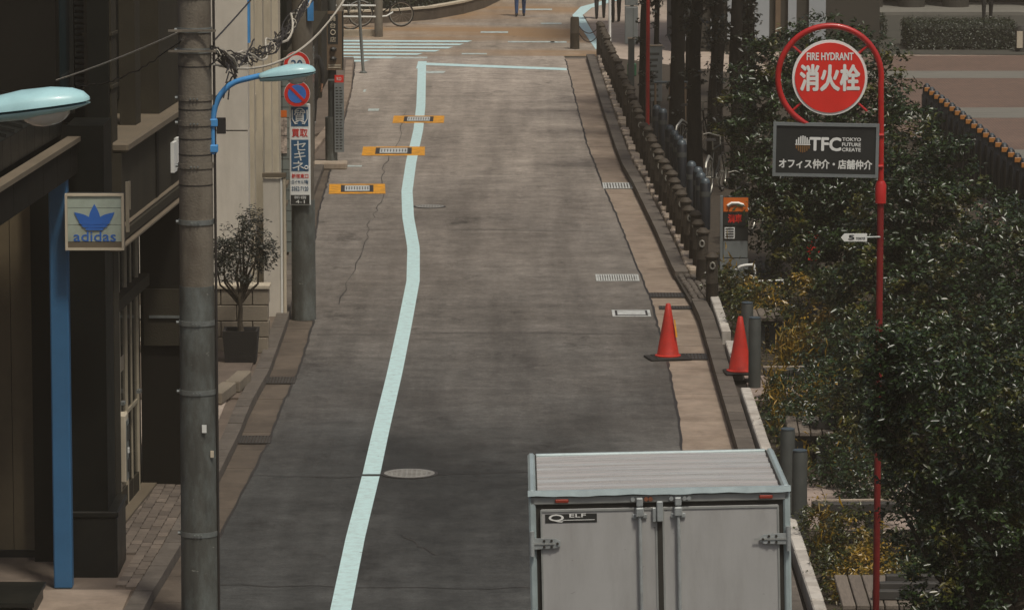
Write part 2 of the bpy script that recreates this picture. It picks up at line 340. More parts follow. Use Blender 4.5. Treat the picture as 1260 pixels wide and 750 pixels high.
def link(name, data, parent=None, loc=None, rot=None):
    o = bpy.data.objects.new(name, data); col.objects.link(o)
    if parent: o.parent = parent
    if loc: o.location = loc
    if rot: o.rotation_euler = rot
    return o
def tag(o, label, cat, group=None):
    o['label'] = label; o['category'] = cat
    if group: o['group'] = group
    return o
def struct(o): o['kind'] = 'structure'; return o
def stuff(o): o['kind'] = 'stuff'; return o
def thing(name, label, cat, loc=(0, 0, 0), rz=0, group=None, rot=None):
    o = bpy.data.objects.new(name, None); col.objects.link(o); o.empty_display_size = .2
    o.location = loc; o.rotation_euler = rot if rot else (0, 0, rz)
    return tag(o, label, cat, group)
def copy_tree(o, parent=None):
    c = o.copy(); col.objects.link(c); c.parent = parent
    for ch in o.children: copy_tree(ch, c)
    return c
def part(name, m, parent, fn, smooth=None):
    b = MB(); fn(b); return b.build(name, m, parent, smooth)
def boxp(name, m, parent, *a, bev=None):
    b = MB()
    if bev: b.cbox(*a, b=bev)
    else: b.box(*a)
    return b.build(name, m, parent)
def interp(tab, y):
    ys = [p[1] for p in tab]; xs = [p[0] for p in tab]
    o_ = np.argsort(ys); return float(np.interp(y, np.array(ys)[o_], np.array(xs)[o_]))

def text(s, m, parent, name, w, h, c, plane='xz', off=0., depth=.002):
    """lettering as a thin mesh, fitted to width w and height h, centred at c, facing -Y"""
    cu = bpy.data.curves.new('lettering', 'FONT'); cu.body = s; cu.align_x = 'CENTER'; cu.align_y = 'CENTER'
    cu.resolution_u = 3; cu.space_line = .95
    o = bpy.data.objects.new('lettering', cu); col.objects.link(o)
    dg = bpy.context.evaluated_depsgraph_get(); dg.update()
    me = bpy.data.meshes.new_from_object(o.evaluated_get(dg))
    bpy.data.objects.remove(o); bpy.data.curves.remove(cu)
    n = len(me.vertices)
    if n == 0: return None
    co = np.empty(n * 3); me.vertices.foreach_get('co', co); co = co.reshape(-1, 3)
    mn, mx_ = co.min(0), co.max(0); sc = np.array([w / max(mx_[0] - mn[0], 1e-6), h / max(mx_[1] - mn[1], 1e-6)])
    q = (co[:, :2] - (mn[:2] + mx_[:2]) / 2) * sc
    out = np.stack([q[:, 0] + c[0], np.full(n, c[1]), q[:, 1] + c[2]], 1)
    me.vertices.foreach_set('co', out.ravel()); me.update()
    me.materials.clear(); me.materials.append(m)
    # heavier strokes: the same outline laid again a hair's breadth to each side and in front
    bm = bmesh.new(); bw = off * h * 1.1
    shifts = [(0, 0)] + ([(bw, 0), (-bw, 0), (0, bw), (0, -bw), (bw * .7, bw * .7), (-bw * .7, -bw * .7), (bw * .7, -bw * .7), (-bw * .7, bw * .7)] if off > 0 else [])
    for k, (dx, dz) in enumerate(shifts):
        n0 = len(bm.verts); bm.from_mesh(me); bm.verts.ensure_lookup_table()
        for v in bm.verts[n0:]: v.co += Vector((dx, -.0003 * (k + 1), dz))
    bm.to_mesh(me); bm.free()
    return link(name, me, parent)

def leaf_mesh(name, pos, nrm, size, m, aspect=.45, jitter=.5, droop=.0):
    """one mesh of many folded, pointed leaves; pos (n,3), nrm (n,3) preferred facing, size (n,)"""
    n = len(pos)
    nr = nrm + rng.normal(0, jitter, (n, 3)); nr /= np.linalg.norm(nr, axis=1)[:, None] + 1e-9
    t = rng.normal(0, 1, (n, 3)); t[:, 2] -= droop; t -= nr * (t * nr).sum(1)[:, None]; t /= np.linalg.norm(t, axis=1)[:, None] + 1e-9
    s = np.cross(nr, t); L_ = size[:, None]; W = L_ * aspect
    base = pos - t * L_ * .5; tip = pos + t * L_ * .5 - nr * L_ * .10
    a_ = pos - t * L_ * .08 + s * W * .5 + nr * L_ * .09; b_ = pos - t * L_ * .08 - s * W * .5 + nr * L_ * .09
    V = np.stack([base, a_, tip, b_], 1).reshape(-1, 3)
    me = bpy.data.meshes.new(name); me.vertices.add(4 * n); me.vertices.foreach_set('co', V.ravel())
    idx = (np.arange(n)[:, None] * 4 + np.array([0, 1, 2, 0, 2, 3])).ravel()
    me.loops.add(6 * n); me.loops.foreach_set('vertex_index', idx.astype(np.int32))
    me.polygons.add(2 * n); me.polygons.foreach_set('loop_start', (np.arange(2 * n) * 3).astype(np.int32))
    me.polygons.foreach_set('loop_total', np.full(2 * n, 3, np.int32))
    me.update(calc_edges=True); me.materials.append(m); return me

def crown_points(blobs, n_clumps, per, clump_r, shell=.55):
    """clumped leaf positions in a union of ellipsoids: (centre, radii)"""
    vol = np.array([b[1][0] * b[1][1] * b[1][2] for b in blobs]) ** (2 / 3.); pr = vol / vol.sum()
    P = []; Nn = []
    for k in range(n_clumps):
        c, r = blobs[rng.choice(len(blobs), p=pr)]
        d = rng.normal(0, 1, 3); d /= np.linalg.norm(d)
        rad = (shell + (1 - shell) * rng.random() ** .7) * (1 + rng.normal(0, .06))
        cc = np.array(c) + d * np.array(r) * rad
        k2 = max(6, int(per * rng.uniform(.5, 1.5)))
        q = rng.normal(0, 1, (k2, 3)); q /= np.linalg.norm(q, axis=1)[:, None]; q *= (rng.random((k2, 1)) ** .5) * clump_r * rng.uniform(.6, 1.3)
        q[:, 2] *= .6
        P.append(cc + q); nn = d * .35 + np.array([0, 0, 1.0]); Nn.append(np.tile(nn, (k2, 1)) + q * 1.5)
    return np.concatenate(P), np.concatenate(Nn)

# ================================================================ ground, road, kerbs, pavements
def plaza_mat():
    m = bpy.data.materials.new('plaza_brick'); m.use_nodes = True
    nt = m.node_tree; N = nt.nodes; L = nt.links; b = N['Principled BSDF']
    tc = N.new('ShaderNodeTexCoord')
    br = N.new('ShaderNodeTexBrick'); br.inputs['Scale'].default_value = 4.0; br.inputs['Color1'].default_value = lin('#7a6253'); br.inputs['Color2'].default_value = lin('#67554a')
    br.inputs['Mortar'].default_value = lin('#4a3d34'); br.inputs['Mortar Size'].default_value = .03; L.new(tc.outputs['Object'], br.inputs['Vector'])
    n = N.new('ShaderNodeTexNoise'); n.inputs['Scale'].default_value = .5; n.inputs['Detail'].default_value = 6; L.new(tc.outputs['Object'], n.inputs['Vector'])
    mr = N.new('ShaderNodeMapRange'); mr.inputs[3].default_value = .7; mr.inputs[4].default_value = 1.3; L.new(n.outputs['Fac'], mr.inputs[0])
    vm = N.new('ShaderNodeVectorMath'); vm.operation = 'SCALE'; L.new(br.outputs[0], vm.inputs[0]); L.new(mr.outputs[0], vm.inputs['Scale'])
    L.new(vm.outputs[0], b.inputs['Base Color']); b.inputs['Roughness'].default_value = .8
    return m
M['plaza'] = plaza_mat()
M['plaza_band'] = mat('plaza_grey_band', '#716f66', .8, var=.2, scale=3, stretch=(.4, 3, 1), objrand=.05)
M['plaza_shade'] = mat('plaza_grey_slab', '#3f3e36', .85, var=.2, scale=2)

ground = struct(MB().box(-450, 450, -50, 850, -.6, -.02).build('ground', M['ground']))

RR = [(1.55, 5), (1.75, 30), (1.83, 42), (1.87, 48.1), (1.91, 49.8), (1.95, 54.9), (1.92, 60.3), (1.79, 65.9), (1.70, 70.2), (1.55, 75.6), (1.41, 82.2), (1.33, 92), (1.26, 101.3), (1.22, 104)]
RL = [(-3.05, 5), (-2.99, 36), (-2.96, 39.2), (-2.89, 42.8), (-2.84, 44.3), (-2.72, 48.5), (-2.70, 51.1), (-2.63, 54), (-2.65, 58.3), (-2.86, 62), (-3.0, 65.9), (-3.15, 71.3), (-3.24, 79.2), (-3.35, 88), (-3.46, 94.7), (-3.62, 101.3), (-3.75, 104)]
KL = [(-3.5, 5), (-3.36, 36), (-3.31, 39.3), (-3.21, 42), (-3.11, 45.9), (-3.06, 48.5), (-3.05, 50.8), (-2.98, 53.3), (-2.99, 58.3), (-3.08, 62), (-3.18, 65.9), (-3.33, 71.3), (-3.36, 79.2)]
KR = [(2.2, 5), (2.40, 36), (2.45, 42), (2.47, 47.9), (2.48, 52.9), (2.50, 57.9), (2.44, 60.5), (2.33, 63), (2.23, 68.3), (2.07, 74.9), (1.97, 77.7), (1.92, 81), (1.84, 90.1), (1.77, 101.3), (1.74, 103.5)]
ys = list(np.arange(6, 104.01, 1.0))
yr = list(np.arange(6, 104.01, .25))
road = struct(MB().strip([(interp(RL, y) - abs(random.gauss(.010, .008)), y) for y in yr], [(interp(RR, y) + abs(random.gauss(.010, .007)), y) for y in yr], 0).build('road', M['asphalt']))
# crossing beyond the stop line, road continuing ahead
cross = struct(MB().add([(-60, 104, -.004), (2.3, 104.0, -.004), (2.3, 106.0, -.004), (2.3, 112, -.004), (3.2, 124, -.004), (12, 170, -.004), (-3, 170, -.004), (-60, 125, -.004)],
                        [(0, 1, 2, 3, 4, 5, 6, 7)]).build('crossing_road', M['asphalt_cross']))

def sheet(name, m, parent, pts, z):
    return MB().add([(x, y, z) for x, y in pts], [tuple(range(len(pts)))]).build(name, m, parent)
def ribbon(name, m, parent, pts, w, z, sub=1.0):
    tab = pts; yy = list(np.arange(pts[0][1], pts[-1][1], sub)) + [pts[-1][1]]
    c = [(interp(tab, y), y) for y in yy]
    return MB().strip([(x - w / 2, y) for x, y in c], [(x + w / 2, y) for x, y in c], z).build(name, m, parent)
LINE = [(-1.56, 28), (-1.56, 39.2), (-1.55, 42.8), (-1.51, 46.04), (-1.49, 49.2), (-1.45, 53.6), (-1.43, 57.9), (-1.42, 62.5), (-1.50, 66.4), (-1.68, 70.5), (-1.79, 74.4), (-1.83, 79.2), (-1.83, 85.4), (-1.89, 90.7), (-2.08, 101.2)]
ribbon('side_line', M['line'], road, [p for p in LINE if p[1] <= 46.0] + [(-1.51, 46.25)] , .19, .004, .7)
ribbon('side_line', M['line'], road, [(-1.508, 46.38)] + [p for p in LINE if 46.5 < p[1]], .19, .004, .7)
sheet('stop_line', M['line'], road, [(-2.0, 101.2), (1.25, 99.7), (1.25, 100.35), (-2.0, 101.9)], .0045)
sheet('line_end', M['line'], road, [(-2.19, 100.2), (-1.99, 100.2), (-1.99, 102.3), (-2.19, 102.3)], .006)
sheet('short_mark', M['line_worn'], road, [(-1.95, 98.9), (-1.55, 98.9), (-1.5, 99.5), (-1.95, 99.5)], .0045)
for (x, y, w, l) in [(-2.95, 89.5, .22, .5), (-3.0, 78.4, .3, .25), (-3.2, 94, .05, .6)]:
    sheet('paint_fleck', M['line_worn'], road, [(x, y), (x + w, y), (x + w, y + l), (x, y + l)], .0045)
# zebra crossing stripes, running towards the right
for k in range(7):
    y0 = 102.3 + k * 1.02
    xr = [-3.1, -2.5, -1.9, -1.5, -1.2, -0.95, -0.75][k] - .35
    sheet('crossing_stripe', M['line'], cross if y0 > 104 else road, [(-7.5, y0 + .25), (xr, y0 - .12), (xr + .12, y0 + .38), (-7.5, y0 + .75)], .0045)
for (x, y, w, l) in [(-2.9, 103.2, .9, .45), (-1.2, 104.4, .6, .4), (-.1, 108.2, 1.15, .45), (.95, 108.1, .4, .5), (-.8, 111.4, .7, .6), (.75, 114.6, .55, .5), (.2, 120, .9, .6), (1.9, 125, .9, .6)]:
    sheet('paint_fleck', M['line_worn'], cross, [(x, y), (x + w, y), (x + w, y + l), (x, y + l)], .003)
sheet('painted_kerb_line', M['line'], cross, [(2.02, 106.0), (2.2, 106.0), (1.9, 118), (2.2, 121), (3.1, 124.5), (2.85, 125), (1.9, 121.4), (1.62, 118)], .004)
# seams and cracks of the asphalt
def crack(pts, w=.03):
    c = []
    for i in range(len(pts) - 1):
        (x0, y0), (x1, y1) = pts[i], pts[i + 1]
        for t in np.linspace(0, 1, 9)[:-1]:
            c.append((x0 + (x1 - x0) * t + random.uniform(-.04, .04), y0 + (y1 - y0) * t + random.uniform(-.05, .05)))
    L_ = []; R_ = []
    for i, (x, y) in enumerate(c):
        q = c[min(i + 1, len(c) - 1)]; p = c[max(i - 1, 0)]; d = Vector((q[0] - p[0], q[1] - p[1])).normalized(); ww = w * random.uniform(.35, 1)
        L_.append((x - d.y * ww / 2, y + d.x * ww / 2)); R_.append((x + d.y * ww / 2, y - d.x * ww / 2))
    MB().strip(L_, R_, .003).build('crack', M['crack'], road)
crack([(-2.25, 70.5), (-2.18, 74), (-2.3, 78), (-2.15, 84), (-2.2, 90)], .018)
crack([(-2.4, 60), (-2.25, 66), (-2.28, 70.5)], .018)
crack([(-2.9, 40.35), (-.2, 40.2), (1.7, 40.4)], .035)
crack([(-2.8, 46.3), (-1.7, 46.2), (.4, 46.5), (1.8, 46.3)], .035)
crack([(-2.6, 57.0), (.2, 57.2), (1.9, 57.0)], .03)
crack([(-2.9, 68.6), (-.8, 68.8), (1.6, 68.5)], .03)
crack([(-1.1, 42.9), (-.72, 41.7)], .03)

for tab, sg in ((RR, 1), (RL, -1)):
    L_ = [(interp(tab, y) + sg * random.gauss(.010, .006), y) for y in np.arange(36, 103, .3)]
    MB().strip([(x - random.uniform(.008, .02), y) for x, y in L_], [(x + random.uniform(.008, .022), y) for x, y in L_], .003).build('edge_joint', M['crack'], road)
def grate(name, label, x, y, w, l, m, rz=0., bars=14, along='y'):
    t = thing(name, label, 'drain grate', (x, y, 0), rz)
    f = MB(); b_ = .03
    f.box(-w / 2, w / 2, -l / 2, -l / 2 + b_, .003, .012).box(-w / 2, w / 2, l / 2 - b_, l / 2, .003, .012)
    f.box(-w / 2, -w / 2 + b_, -l / 2 + b_, l / 2 - b_, .003, .012).box(w / 2 - b_, w / 2, -l / 2 + b_, l / 2 - b_, .003, .012)
    f.build('frame', m, t)
    boxp('pit', M['joint'], t, -w / 2 + b_, w / 2 - b_, -l / 2 + b_, l / 2 - b_, .002, .006)
    for k in range(bars):
        c = -w / 2 + b_ + (k + .5) * (w - 2 * b_) / bars; q = (w - 2 * b_) / bars * .3
        boxp('bar', m, t, c - q, c + q, -l / 2 + b_, l / 2 - b_, .006, .011)
    return t
grate('steel_grate', 'pale steel grate set in the asphalt near the right gutter, the farther one', 1.52, 62.8, .62, .72, M['steel_plate'], 0, 16)
tp = thing('access_cover', 'pale rectangular steel access cover just beyond the first traffic cone', 'access cover', (1.62, 59.05, 0))
boxp('rim', M['steel_plate'], tp, -.26, .26, -.32, .32, .002, .008); boxp('lid', M['iron'], tp, -.22, .22, -.26, .26, .006, .011); boxp('plate', M['steel_plate'], tp, -.19, .19, -.2, .2, .008, .014)
grate('gutter_grate', 'dark slotted grate in the right gutter beside the traffic cone', 2.22, 55.0, .5, .5, M['iron'], 0, 10)
grate('gutter_grate', 'dark slotted grate in the right gutter just beyond the two pale covers', 2.18, 60.9, .5, .45, M['iron'], 0, 10)
grate('gutter_grate', 'narrow dark slotted grate in the right gutter between cone and cobbled ramp', 2.24, 59.6, .45, .3, M['iron'], 0, 10)
grate('gutter_grate', 'slotted pale grate crossing the right gutter beside the fence, farthest of all', 1.84, 75.2, .55, .9, M['steel_plate'], 0, 10)
grate('gutter_grate', 'dark slotted grate in the left gutter nearest the potted tree', -2.82, 53.0, .36, .5, M['iron'], 0, 8)
grate('gutter_grate', 'dark slotted grate in the left gutter just past the concrete pole', -2.88, 48.6, .36, .5, M['iron'], 0, 8)

M['iron_worn'] = mat('worn_iron', '#94928b', .55, metal=.2, var=.3, scale=12, dirt='#4a4743', dirt_amt=.6, dirt_scale=6)
def manhole(label, x, y, r, m):
    t = thing('manhole_cover', label, 'manhole cover', (x, y, 0))
    MB().lathe([(r, .002), (r, .008), (r * .93, .009)], n=28).build('ring', M['iron'], t, 30)
    MB().lathe([(r * .88, .003), (r * .88, .012), (r * .84, .013)], n=28).build('lid', m, t, 30)
    b = MB()
    for i in range(-4, 5):
        for j in range(-4, 5):
            if math.hypot(i, j) < 4.2:
                cx, cy = i * r * .17, j * r * .17; b.box(cx - r * .05, cx + r * .05, cy - r * .05, cy + r * .05, .0125, .017)
    stuff(b.build('studs', m, t)); return t
manhole('round worn manhole cover touching the near stretch of the white line', -1.10, 46.4, .31, M['iron_worn'])
manhole('round worn manhole cover beside the white line past the yellow framed covers', -1.36, 72.0, .27, M['iron_worn'])

def yellow_cover(label, x0, x1, y, l, rz):
    w = x1 - x0; t = thing('yellow_cover', label, 'access cover', ((x0 + x1) / 2, y, 0), R(rz), 'yellow framed covers in the road')
    boxp('painted_rim', M['yellow'], t, -w / 2, w / 2, -l / 2, l / 2, .003, .009)
    boxp('gap', M['iron'], t, -w * .29, w * .29, -l * .36, l * .36, .006, .013)
    boxp('lid', M['steel_plate'], t, -w * .22, w * .22, -l * .28, l * .28, .010, .018)
    for k in range(9):
        c = -w * .19 + k * w * .0475; boxp('slot', M['iron'], t, c - .008, c + .008, -l * .16, l * .16, .016, .0195)
yellow_cover('yellow framed access cover close to the left gutter, nearest of the three', -3.13, -2.17, 74.7, 1.5, 2.0)
yellow_cover('yellow framed access cover straddling the left edge of the white line, middle of three', -2.78, -1.62, 81.2, 1.6, 1.0)
yellow_cover('yellow framed access cover lying across the white line, farthest of the three', -2.38, -1.36, 87.6, 1.5, .4)

# ---- gutters, kerbs, pavements
def run_pieces(root, name, m, tabA, tabB, y0, y1, step, z0, z1, gap=.012, jz=.003):
    """pieces between two edge lines, each its own mesh"""
    y = y0
    while y < y1 - .01:
        e1 = min(y + step, y1); a0, a1 = interp(tabA, y + gap / 2), interp(tabA, e1 - gap / 2); b0, b1 = interp(tabB, y + gap / 2), interp(tabB, e1 - gap / 2)
        zz = z1 + random.uniform(-jz, jz)
        MB().prism([(a0, y + gap / 2), (b0, y + gap / 2), (b1, e1 - gap / 2), (a1, e1 - gap / 2)], z0, zz).build(name, m, root)
        y = e1
def off(tab, d): return [(x + d, y) for x, y in tab]
g = struct(MB().strip([(interp(RR, y) - .01, y) for y in ys if y < 103], [(interp(KR, y) + .02, y) for y in ys if y < 103], -.016).build('gutter_right', M['joint']))
run_pieces(g, 'gutter_slab', M['gutter'], off(RR, .012), off(KR, -.004), 30, 103.2, 2.0, -.02, -.006, jz=.002)
kb = struct(MB().strip([(interp(KR, y), y) for y in ys if y < 103], [(interp(KR, y) + .2, y) for y in ys if y < 103], .004).build('kerb_right', M['joint']))
run_pieces(kb, 'kerb_stone', M['kerb'], KR, off(KR, .19), 30, 59.6, .6, -.02, .13)
run_pieces(kb, 'kerb_stone', M['kerb'], KR, off(KR, .19), 62.6, 103, .8, -.02, .12)
# cobbled ramp closing the kerb
cr = struct(MB().prism([(2.46, 59.6), (2.86, 59.6), (2.70, 62.6), (2.35, 62.6)], -.02, .06).build('kerb_ramp', M['joint']))
for i in range(9):
    for j in range(4):
        x = 2.50 + j * .088 - i * .014; y = 59.7 + i * .32
        MB().cbox(x, x + .075, y, y + .29, .04, .095 + random.uniform(-.01, .02), b=.015).build('cobble', M['kerb'], cr)
# row of pale edging blocks between kerb and fence
eb = struct(MB().strip([(interp(KR, y) + .2, y) for y in ys if 60 < y < 103], [(interp(KR, y) + .75, y) for y in ys if 60 < y < 103], .02).build('fence_strip', M['soil']))
EB0 = off(KR, .215)
y = 62.7
while y < 102.5:
    l = random.choice([.42, .5, .58]); x = interp(EB0, y); dx = random.uniform(-.02, .02)
    MB().cbox(x + dx, x + dx + .17, y, y + l - .05, -.02, .14 + random.uniform(-.025, .03), b=.02).build('edging_block', M['block'], eb); y += l
# right planted strip and paths
pl = struct(MB().add([(x, y, .012) for x, y in [(2.6, 20), (2.64, 45), (2.69, 58.5), (2.72, 62), (2.5, 72), (2.1, 103), (5.5, 103), (7.6, 84), (7.75, 30), (7.75, 20)]], [tuple(range(10))]).build('planting_bed', M['soil']))
ed = struct(MB().strip([(2.665, 30), (2.70, 59)], [(2.80, 30), (2.84, 59)], .016).build('bed_edging', M['joint']))
for (a0, a1) in [(30, 36.2), (36.9, 42.9), (46.1, 51.2), (52.9, 55.1), (56.0, 59.4)]:
    y = a0
    while y < a1 - .05:
        l = min(.6, a1 - y); x = 2.675 + (y - 30) * .001
        MB().cbox(x, x + .12, y + .006, y + l - .006, -.02, .20 + random.uniform(-.006, .006), b=.012).build('edging_stone', M['edging'], ed); y += l
def pave_patch(name, x0, x1, y0, y1, tx, ty, m, z=.035):
    b = struct(boxp(name, M['joint'], None, x0, x1, y0, y1, -.02, z - .012)); x = x0
    i = 0
    while x < x1 - .02:
        y = y0 - (ty / 2 if i % 2 else 0)
        while y < y1 - .02:
            a0, a1 = max(y, y0), min(y + ty, y1)
            if a1 - a0 > .05: MB().box(x + .004, min(x + tx, x1) - .004, a0 + .005, a1 - .005, z - .03, z + random.uniform(-.003, .003)).build('paver', m, b)
            y += ty
        x += tx; i += 1
    return b
pave_patch('path_by_cone', 2.84, 3.7, 51.3, 53.2, .2, .4, M['paver'])
pave_patch('path_between_beds', 2.84, 4.2, 43.0, 46.0, .2, .4, M['paver'])
# far right pavement and plaza
struct(MB().add([(x, y, .02) for x, y in [(2.2, 106), (1.93, 118), (2.25, 121), (3.3, 124.6), (12, 168), (40, 168), (40, 98), (5.5, 98), (2.35, 103.2)]], [tuple(range(9))]).build('pavement_far_right', M['pave_light']))
plz = struct(MB().add([(x, y, .03) for x, y in [(7.76, 58), (60, 58), (60, 106.0), (5.6, 103.5), (7.6, 84)]], [tuple(range(5))]).build('plaza', M['plaza']))
for (y0, y1) in [(97.2, 99.2), (87.6, 89.7), (79.2, 81.2), (71.5, 73.3)]:
    y = y0
    while y < y1 - .05:
        MB().box(7.9, 59, y + .01, y + .32, .02, .036).build('band_course', M['plaza_band'], plz); y += .33
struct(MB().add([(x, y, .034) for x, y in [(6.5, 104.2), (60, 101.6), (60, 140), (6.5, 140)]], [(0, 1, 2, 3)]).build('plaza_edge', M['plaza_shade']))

# ---- left side pavement
gl = struct(MB().strip([(interp(KL, y) - .02, y) for y in ys if y < 79], [(interp(RL, y) + .01, y) for y in ys if y < 79], -.016).build('gutter_left', M['joint']))
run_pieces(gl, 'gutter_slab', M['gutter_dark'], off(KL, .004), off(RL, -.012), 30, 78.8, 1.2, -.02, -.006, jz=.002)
kl = struct(MB().strip([(interp(KL, y) - .2, y) for y in ys if y < 79], [(interp(KL, y), y) for y in ys if y < 79], .004).build('kerb_left', M['joint']))
run_pieces(kl, 'kerb_stone', M['kerb'], off(KL, -.17), KL, 30, 78.8, .6, -.02, .10)
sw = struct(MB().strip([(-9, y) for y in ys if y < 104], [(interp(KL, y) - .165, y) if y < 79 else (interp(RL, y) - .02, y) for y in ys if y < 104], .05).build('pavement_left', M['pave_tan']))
# paving bricks before the dark doorway
n_ = 0
for i in range(7):
    y = 39.9 + (.1 if i % 2 else 0)
    while y < 46.2:
        x = interp(KL, y) - .185 - (i + 1) * .105
        if x > -4.02 + (y - 44) * .06 and not (y < 41.4 and x < -3.72):
            MB().box(x + .004, x + .101, y + .004, y + .206, .02, .075 + random.uniform(-.004, .004)).build('brick', M['brick_pave'], sw); n_ += 1
        y += .21
boxp('concrete_slab', M['gutter'], sw, -5.4, -3.52, 38.4, 39.85, .02, .062)
boxp('entrance_slab', M['pave_light'], sw, -4.4, -3.36, 48.0, 51.1, .02, .068)
boxp('entrance_apron', M['pave_tan'], sw, -4.6, -3.22, 51.2, 55.0, .02, .075)
# far left pavement by the tall sign, with a raised edge
fl = struct(MB().prism([(-4.6, 80), (-3.52, 84.5), (-3.42, 88.0), (-3.5, 94), (-3.72, 101), (-5.0, 101)], .0, .10).build('pavement_far_left', M['pave_tan']))
y = 80.2
while y < 100.5:
    a = interp([(-3.62, 80), (-3.47, 84.5), (-3.37, 88), (-3.45, 94), (-3.67, 101)], y); a2 = interp([(-3.62, 80), (-3.47, 84.5), (-3.37, 88), (-3.45, 94), (-3.67, 101)], y + .95)
    MB().prism([(a - .16, y), (a, y), (a2, y + .95), (a2 - .16, y + .95)], -.01, .13).build('kerb_stone', M['gutter'], fl); y += 1.0
boxp('kerb_stone', M['block'], fl, -3.6, -2.95, 77.9, 78.4, 0, .12, bev=.02)

# ================================================================ left side buildings
# --- black shop front with canopy
FA = math.atan2(.06, 1.0)          # the near facades lean a little off the street axis
def shop():
    t = thing('black_shop_building', 'black clad shop building with canopy, dark glass and beige panels at left edge', 'building', (-3.70, 40.5, 0))
    # local x = world x + 3.7, local y = world y - 40.5
    P = lambda n, m, *a, **k: boxp(n, m, t, *a, **k)
    P('pillar', M['black_wall'], -.43, -.085, 0, .8, 0, 4.3)
    P('plinth', M['black_metal'], -.44, .0, -.03, .9, 0, .62, bev=.015)
    P('plinth_cap', M['black_metal'], -.44, .012, -.045, .9, .622, .68, bev=.01)
    P('reveal', M['black_wall'], -.86, -.66, .75, 1.3, 0, 4.0)
    for k in range(5):
        P('beige_panel', M['beige_panel'], -.87 - (k + 1) * .22 + .006, -.87 - k * .22, 1.0, 1.1, .12, 3.9)
    P('rear_wall', M['black_wall'], -3.2, -.44, 1.3, 1.6, 0, 4.2)
    P('base_board', M['black_metal'], -2.0, -.87, .96, 1.06, 0, .12)
    # canopy: fascia, lip, metal roof with standing seams
    c = MB(); u = .055
    def seg(y): return -.30 + u * (y - .3)
    def sl(name, m, x_in, x_out, z0, z1, y0=-9.0, y1=.30):
        MB().add([(seg(y0) + x_in, y0, z0), (seg(y0) + x_out, y0, z0), (seg(y1) + x_out, y1, z0), (seg(y1) + x_in, y1, z0),
                  (seg(y0) + x_in, y0, z1), (seg(y0) + x_out, y0, z1), (seg(y1) + x_out, y1, z1), (seg(y1) + x_in, y1, z1)],
                 [(3, 2, 1, 0), (4, 5, 6, 7), (0, 1, 5, 4), (1, 2, 6, 5), (2, 3, 7, 6), (3, 0, 4, 7)]).build(name, m, t)
    y = -9.0; k = 0
    while y < .25:
        e1 = min(y + .78, .30); sl('fascia_panel', M['brown_dark'], -.06, -.01, 3.86, 4.15, y + .008, e1 - .008); y = e1
    sl('canopy_lip', M['ledge'], -.10, .02, 4.155, 4.20)
    y = -9.0
    while y < .1:
        e1 = min(y + .42, .12); sl('upper_fascia_panel', M['black_metal'], -.22, -.17, 4.21, 4.46, y + .006, e1 - .006); y = e1
    sl('soffit', M['black_wall'], -2.8, -.06, 3.84, 3.86)
    sl('canopy_core', M['black_wall'], -2.8, -.225, 3.87, 4.44)
    # sloped metal roof
    y0, y1 = -9.0, .12
    MB().add([(seg(y0) - .17, y0, 4.465), (seg(y1) - .17, y1, 4.465), (seg(y1) - 1.6, y1, 4.78), (seg(y0) - 1.6, y0, 4.78)], [(0, 1, 2, 3)]).build('canopy_roof', M['black_metal'], t)
    y = -8.8
    while y < .1:
        MB().add([(seg(y) - .17, y, 4.47), (seg(y) - .17, y + .025, 4.47), (seg(y) - 1.6, y + .025, 4.79), (seg(y) - 1.6, y, 4.79),
                  (seg(y) - .17, y, 4.50), (seg(y) - .17, y + .025, 4.50), (seg(y) - 1.6, y + .025, 4.82), (seg(y) - 1.6, y, 4.82)],
                 [(4, 5, 6, 7), (0, 4, 7, 3), (1, 2, 6, 5), (0, 1, 5, 4)]).build('roof_seam', M['black_metal'], t); y += .42
    # upper storeys facing the camera
    P('upper_wall', M['black_wall'], -6, -.30, 1.35, 9, 4.2, 14)
    for (x0, x1, m) in [(-1.6, -1.06, 'dark_glass'), (-1.05, -.94, 'dark_glass'), (-.92, -.51, 'teal_glass')]:
        P('pane', M[m], x0, x1, 1.26, 1.30, 4.3, 9)
    for x in (-1.07, -.945):
        P('mullion', M['frame_alu'], x - .012, x + .012, 1.2, 1.30, 4.3, 9)
    P('mullion', M['black_metal'], -.93, -.90, 1.22, 1.3, 4.3, 9); P('mullion', M['black_metal'], -.51, -.47, 1.2, 1.3, 4.3, 9)
    z = 4.35
    while z < 6.4:
        P('louvre', M['black_metal'], -.46, -.33, 1.2, 1.3, z, z + .03); z += .055
    P('corner_column', M['black_wall'], -.32, -.12, 1.0, 1.8, 4.2, 9)
    return t
shop()
bp = tag(MB().cbox(-.085, .085, -.085, .085, 0, 3.86, b=.012).build('blue_post', M['blue_post'], None, loc=(-4.16, 40.03, .05)),
         'square blue steel post holding up the black shop canopy', 'post')

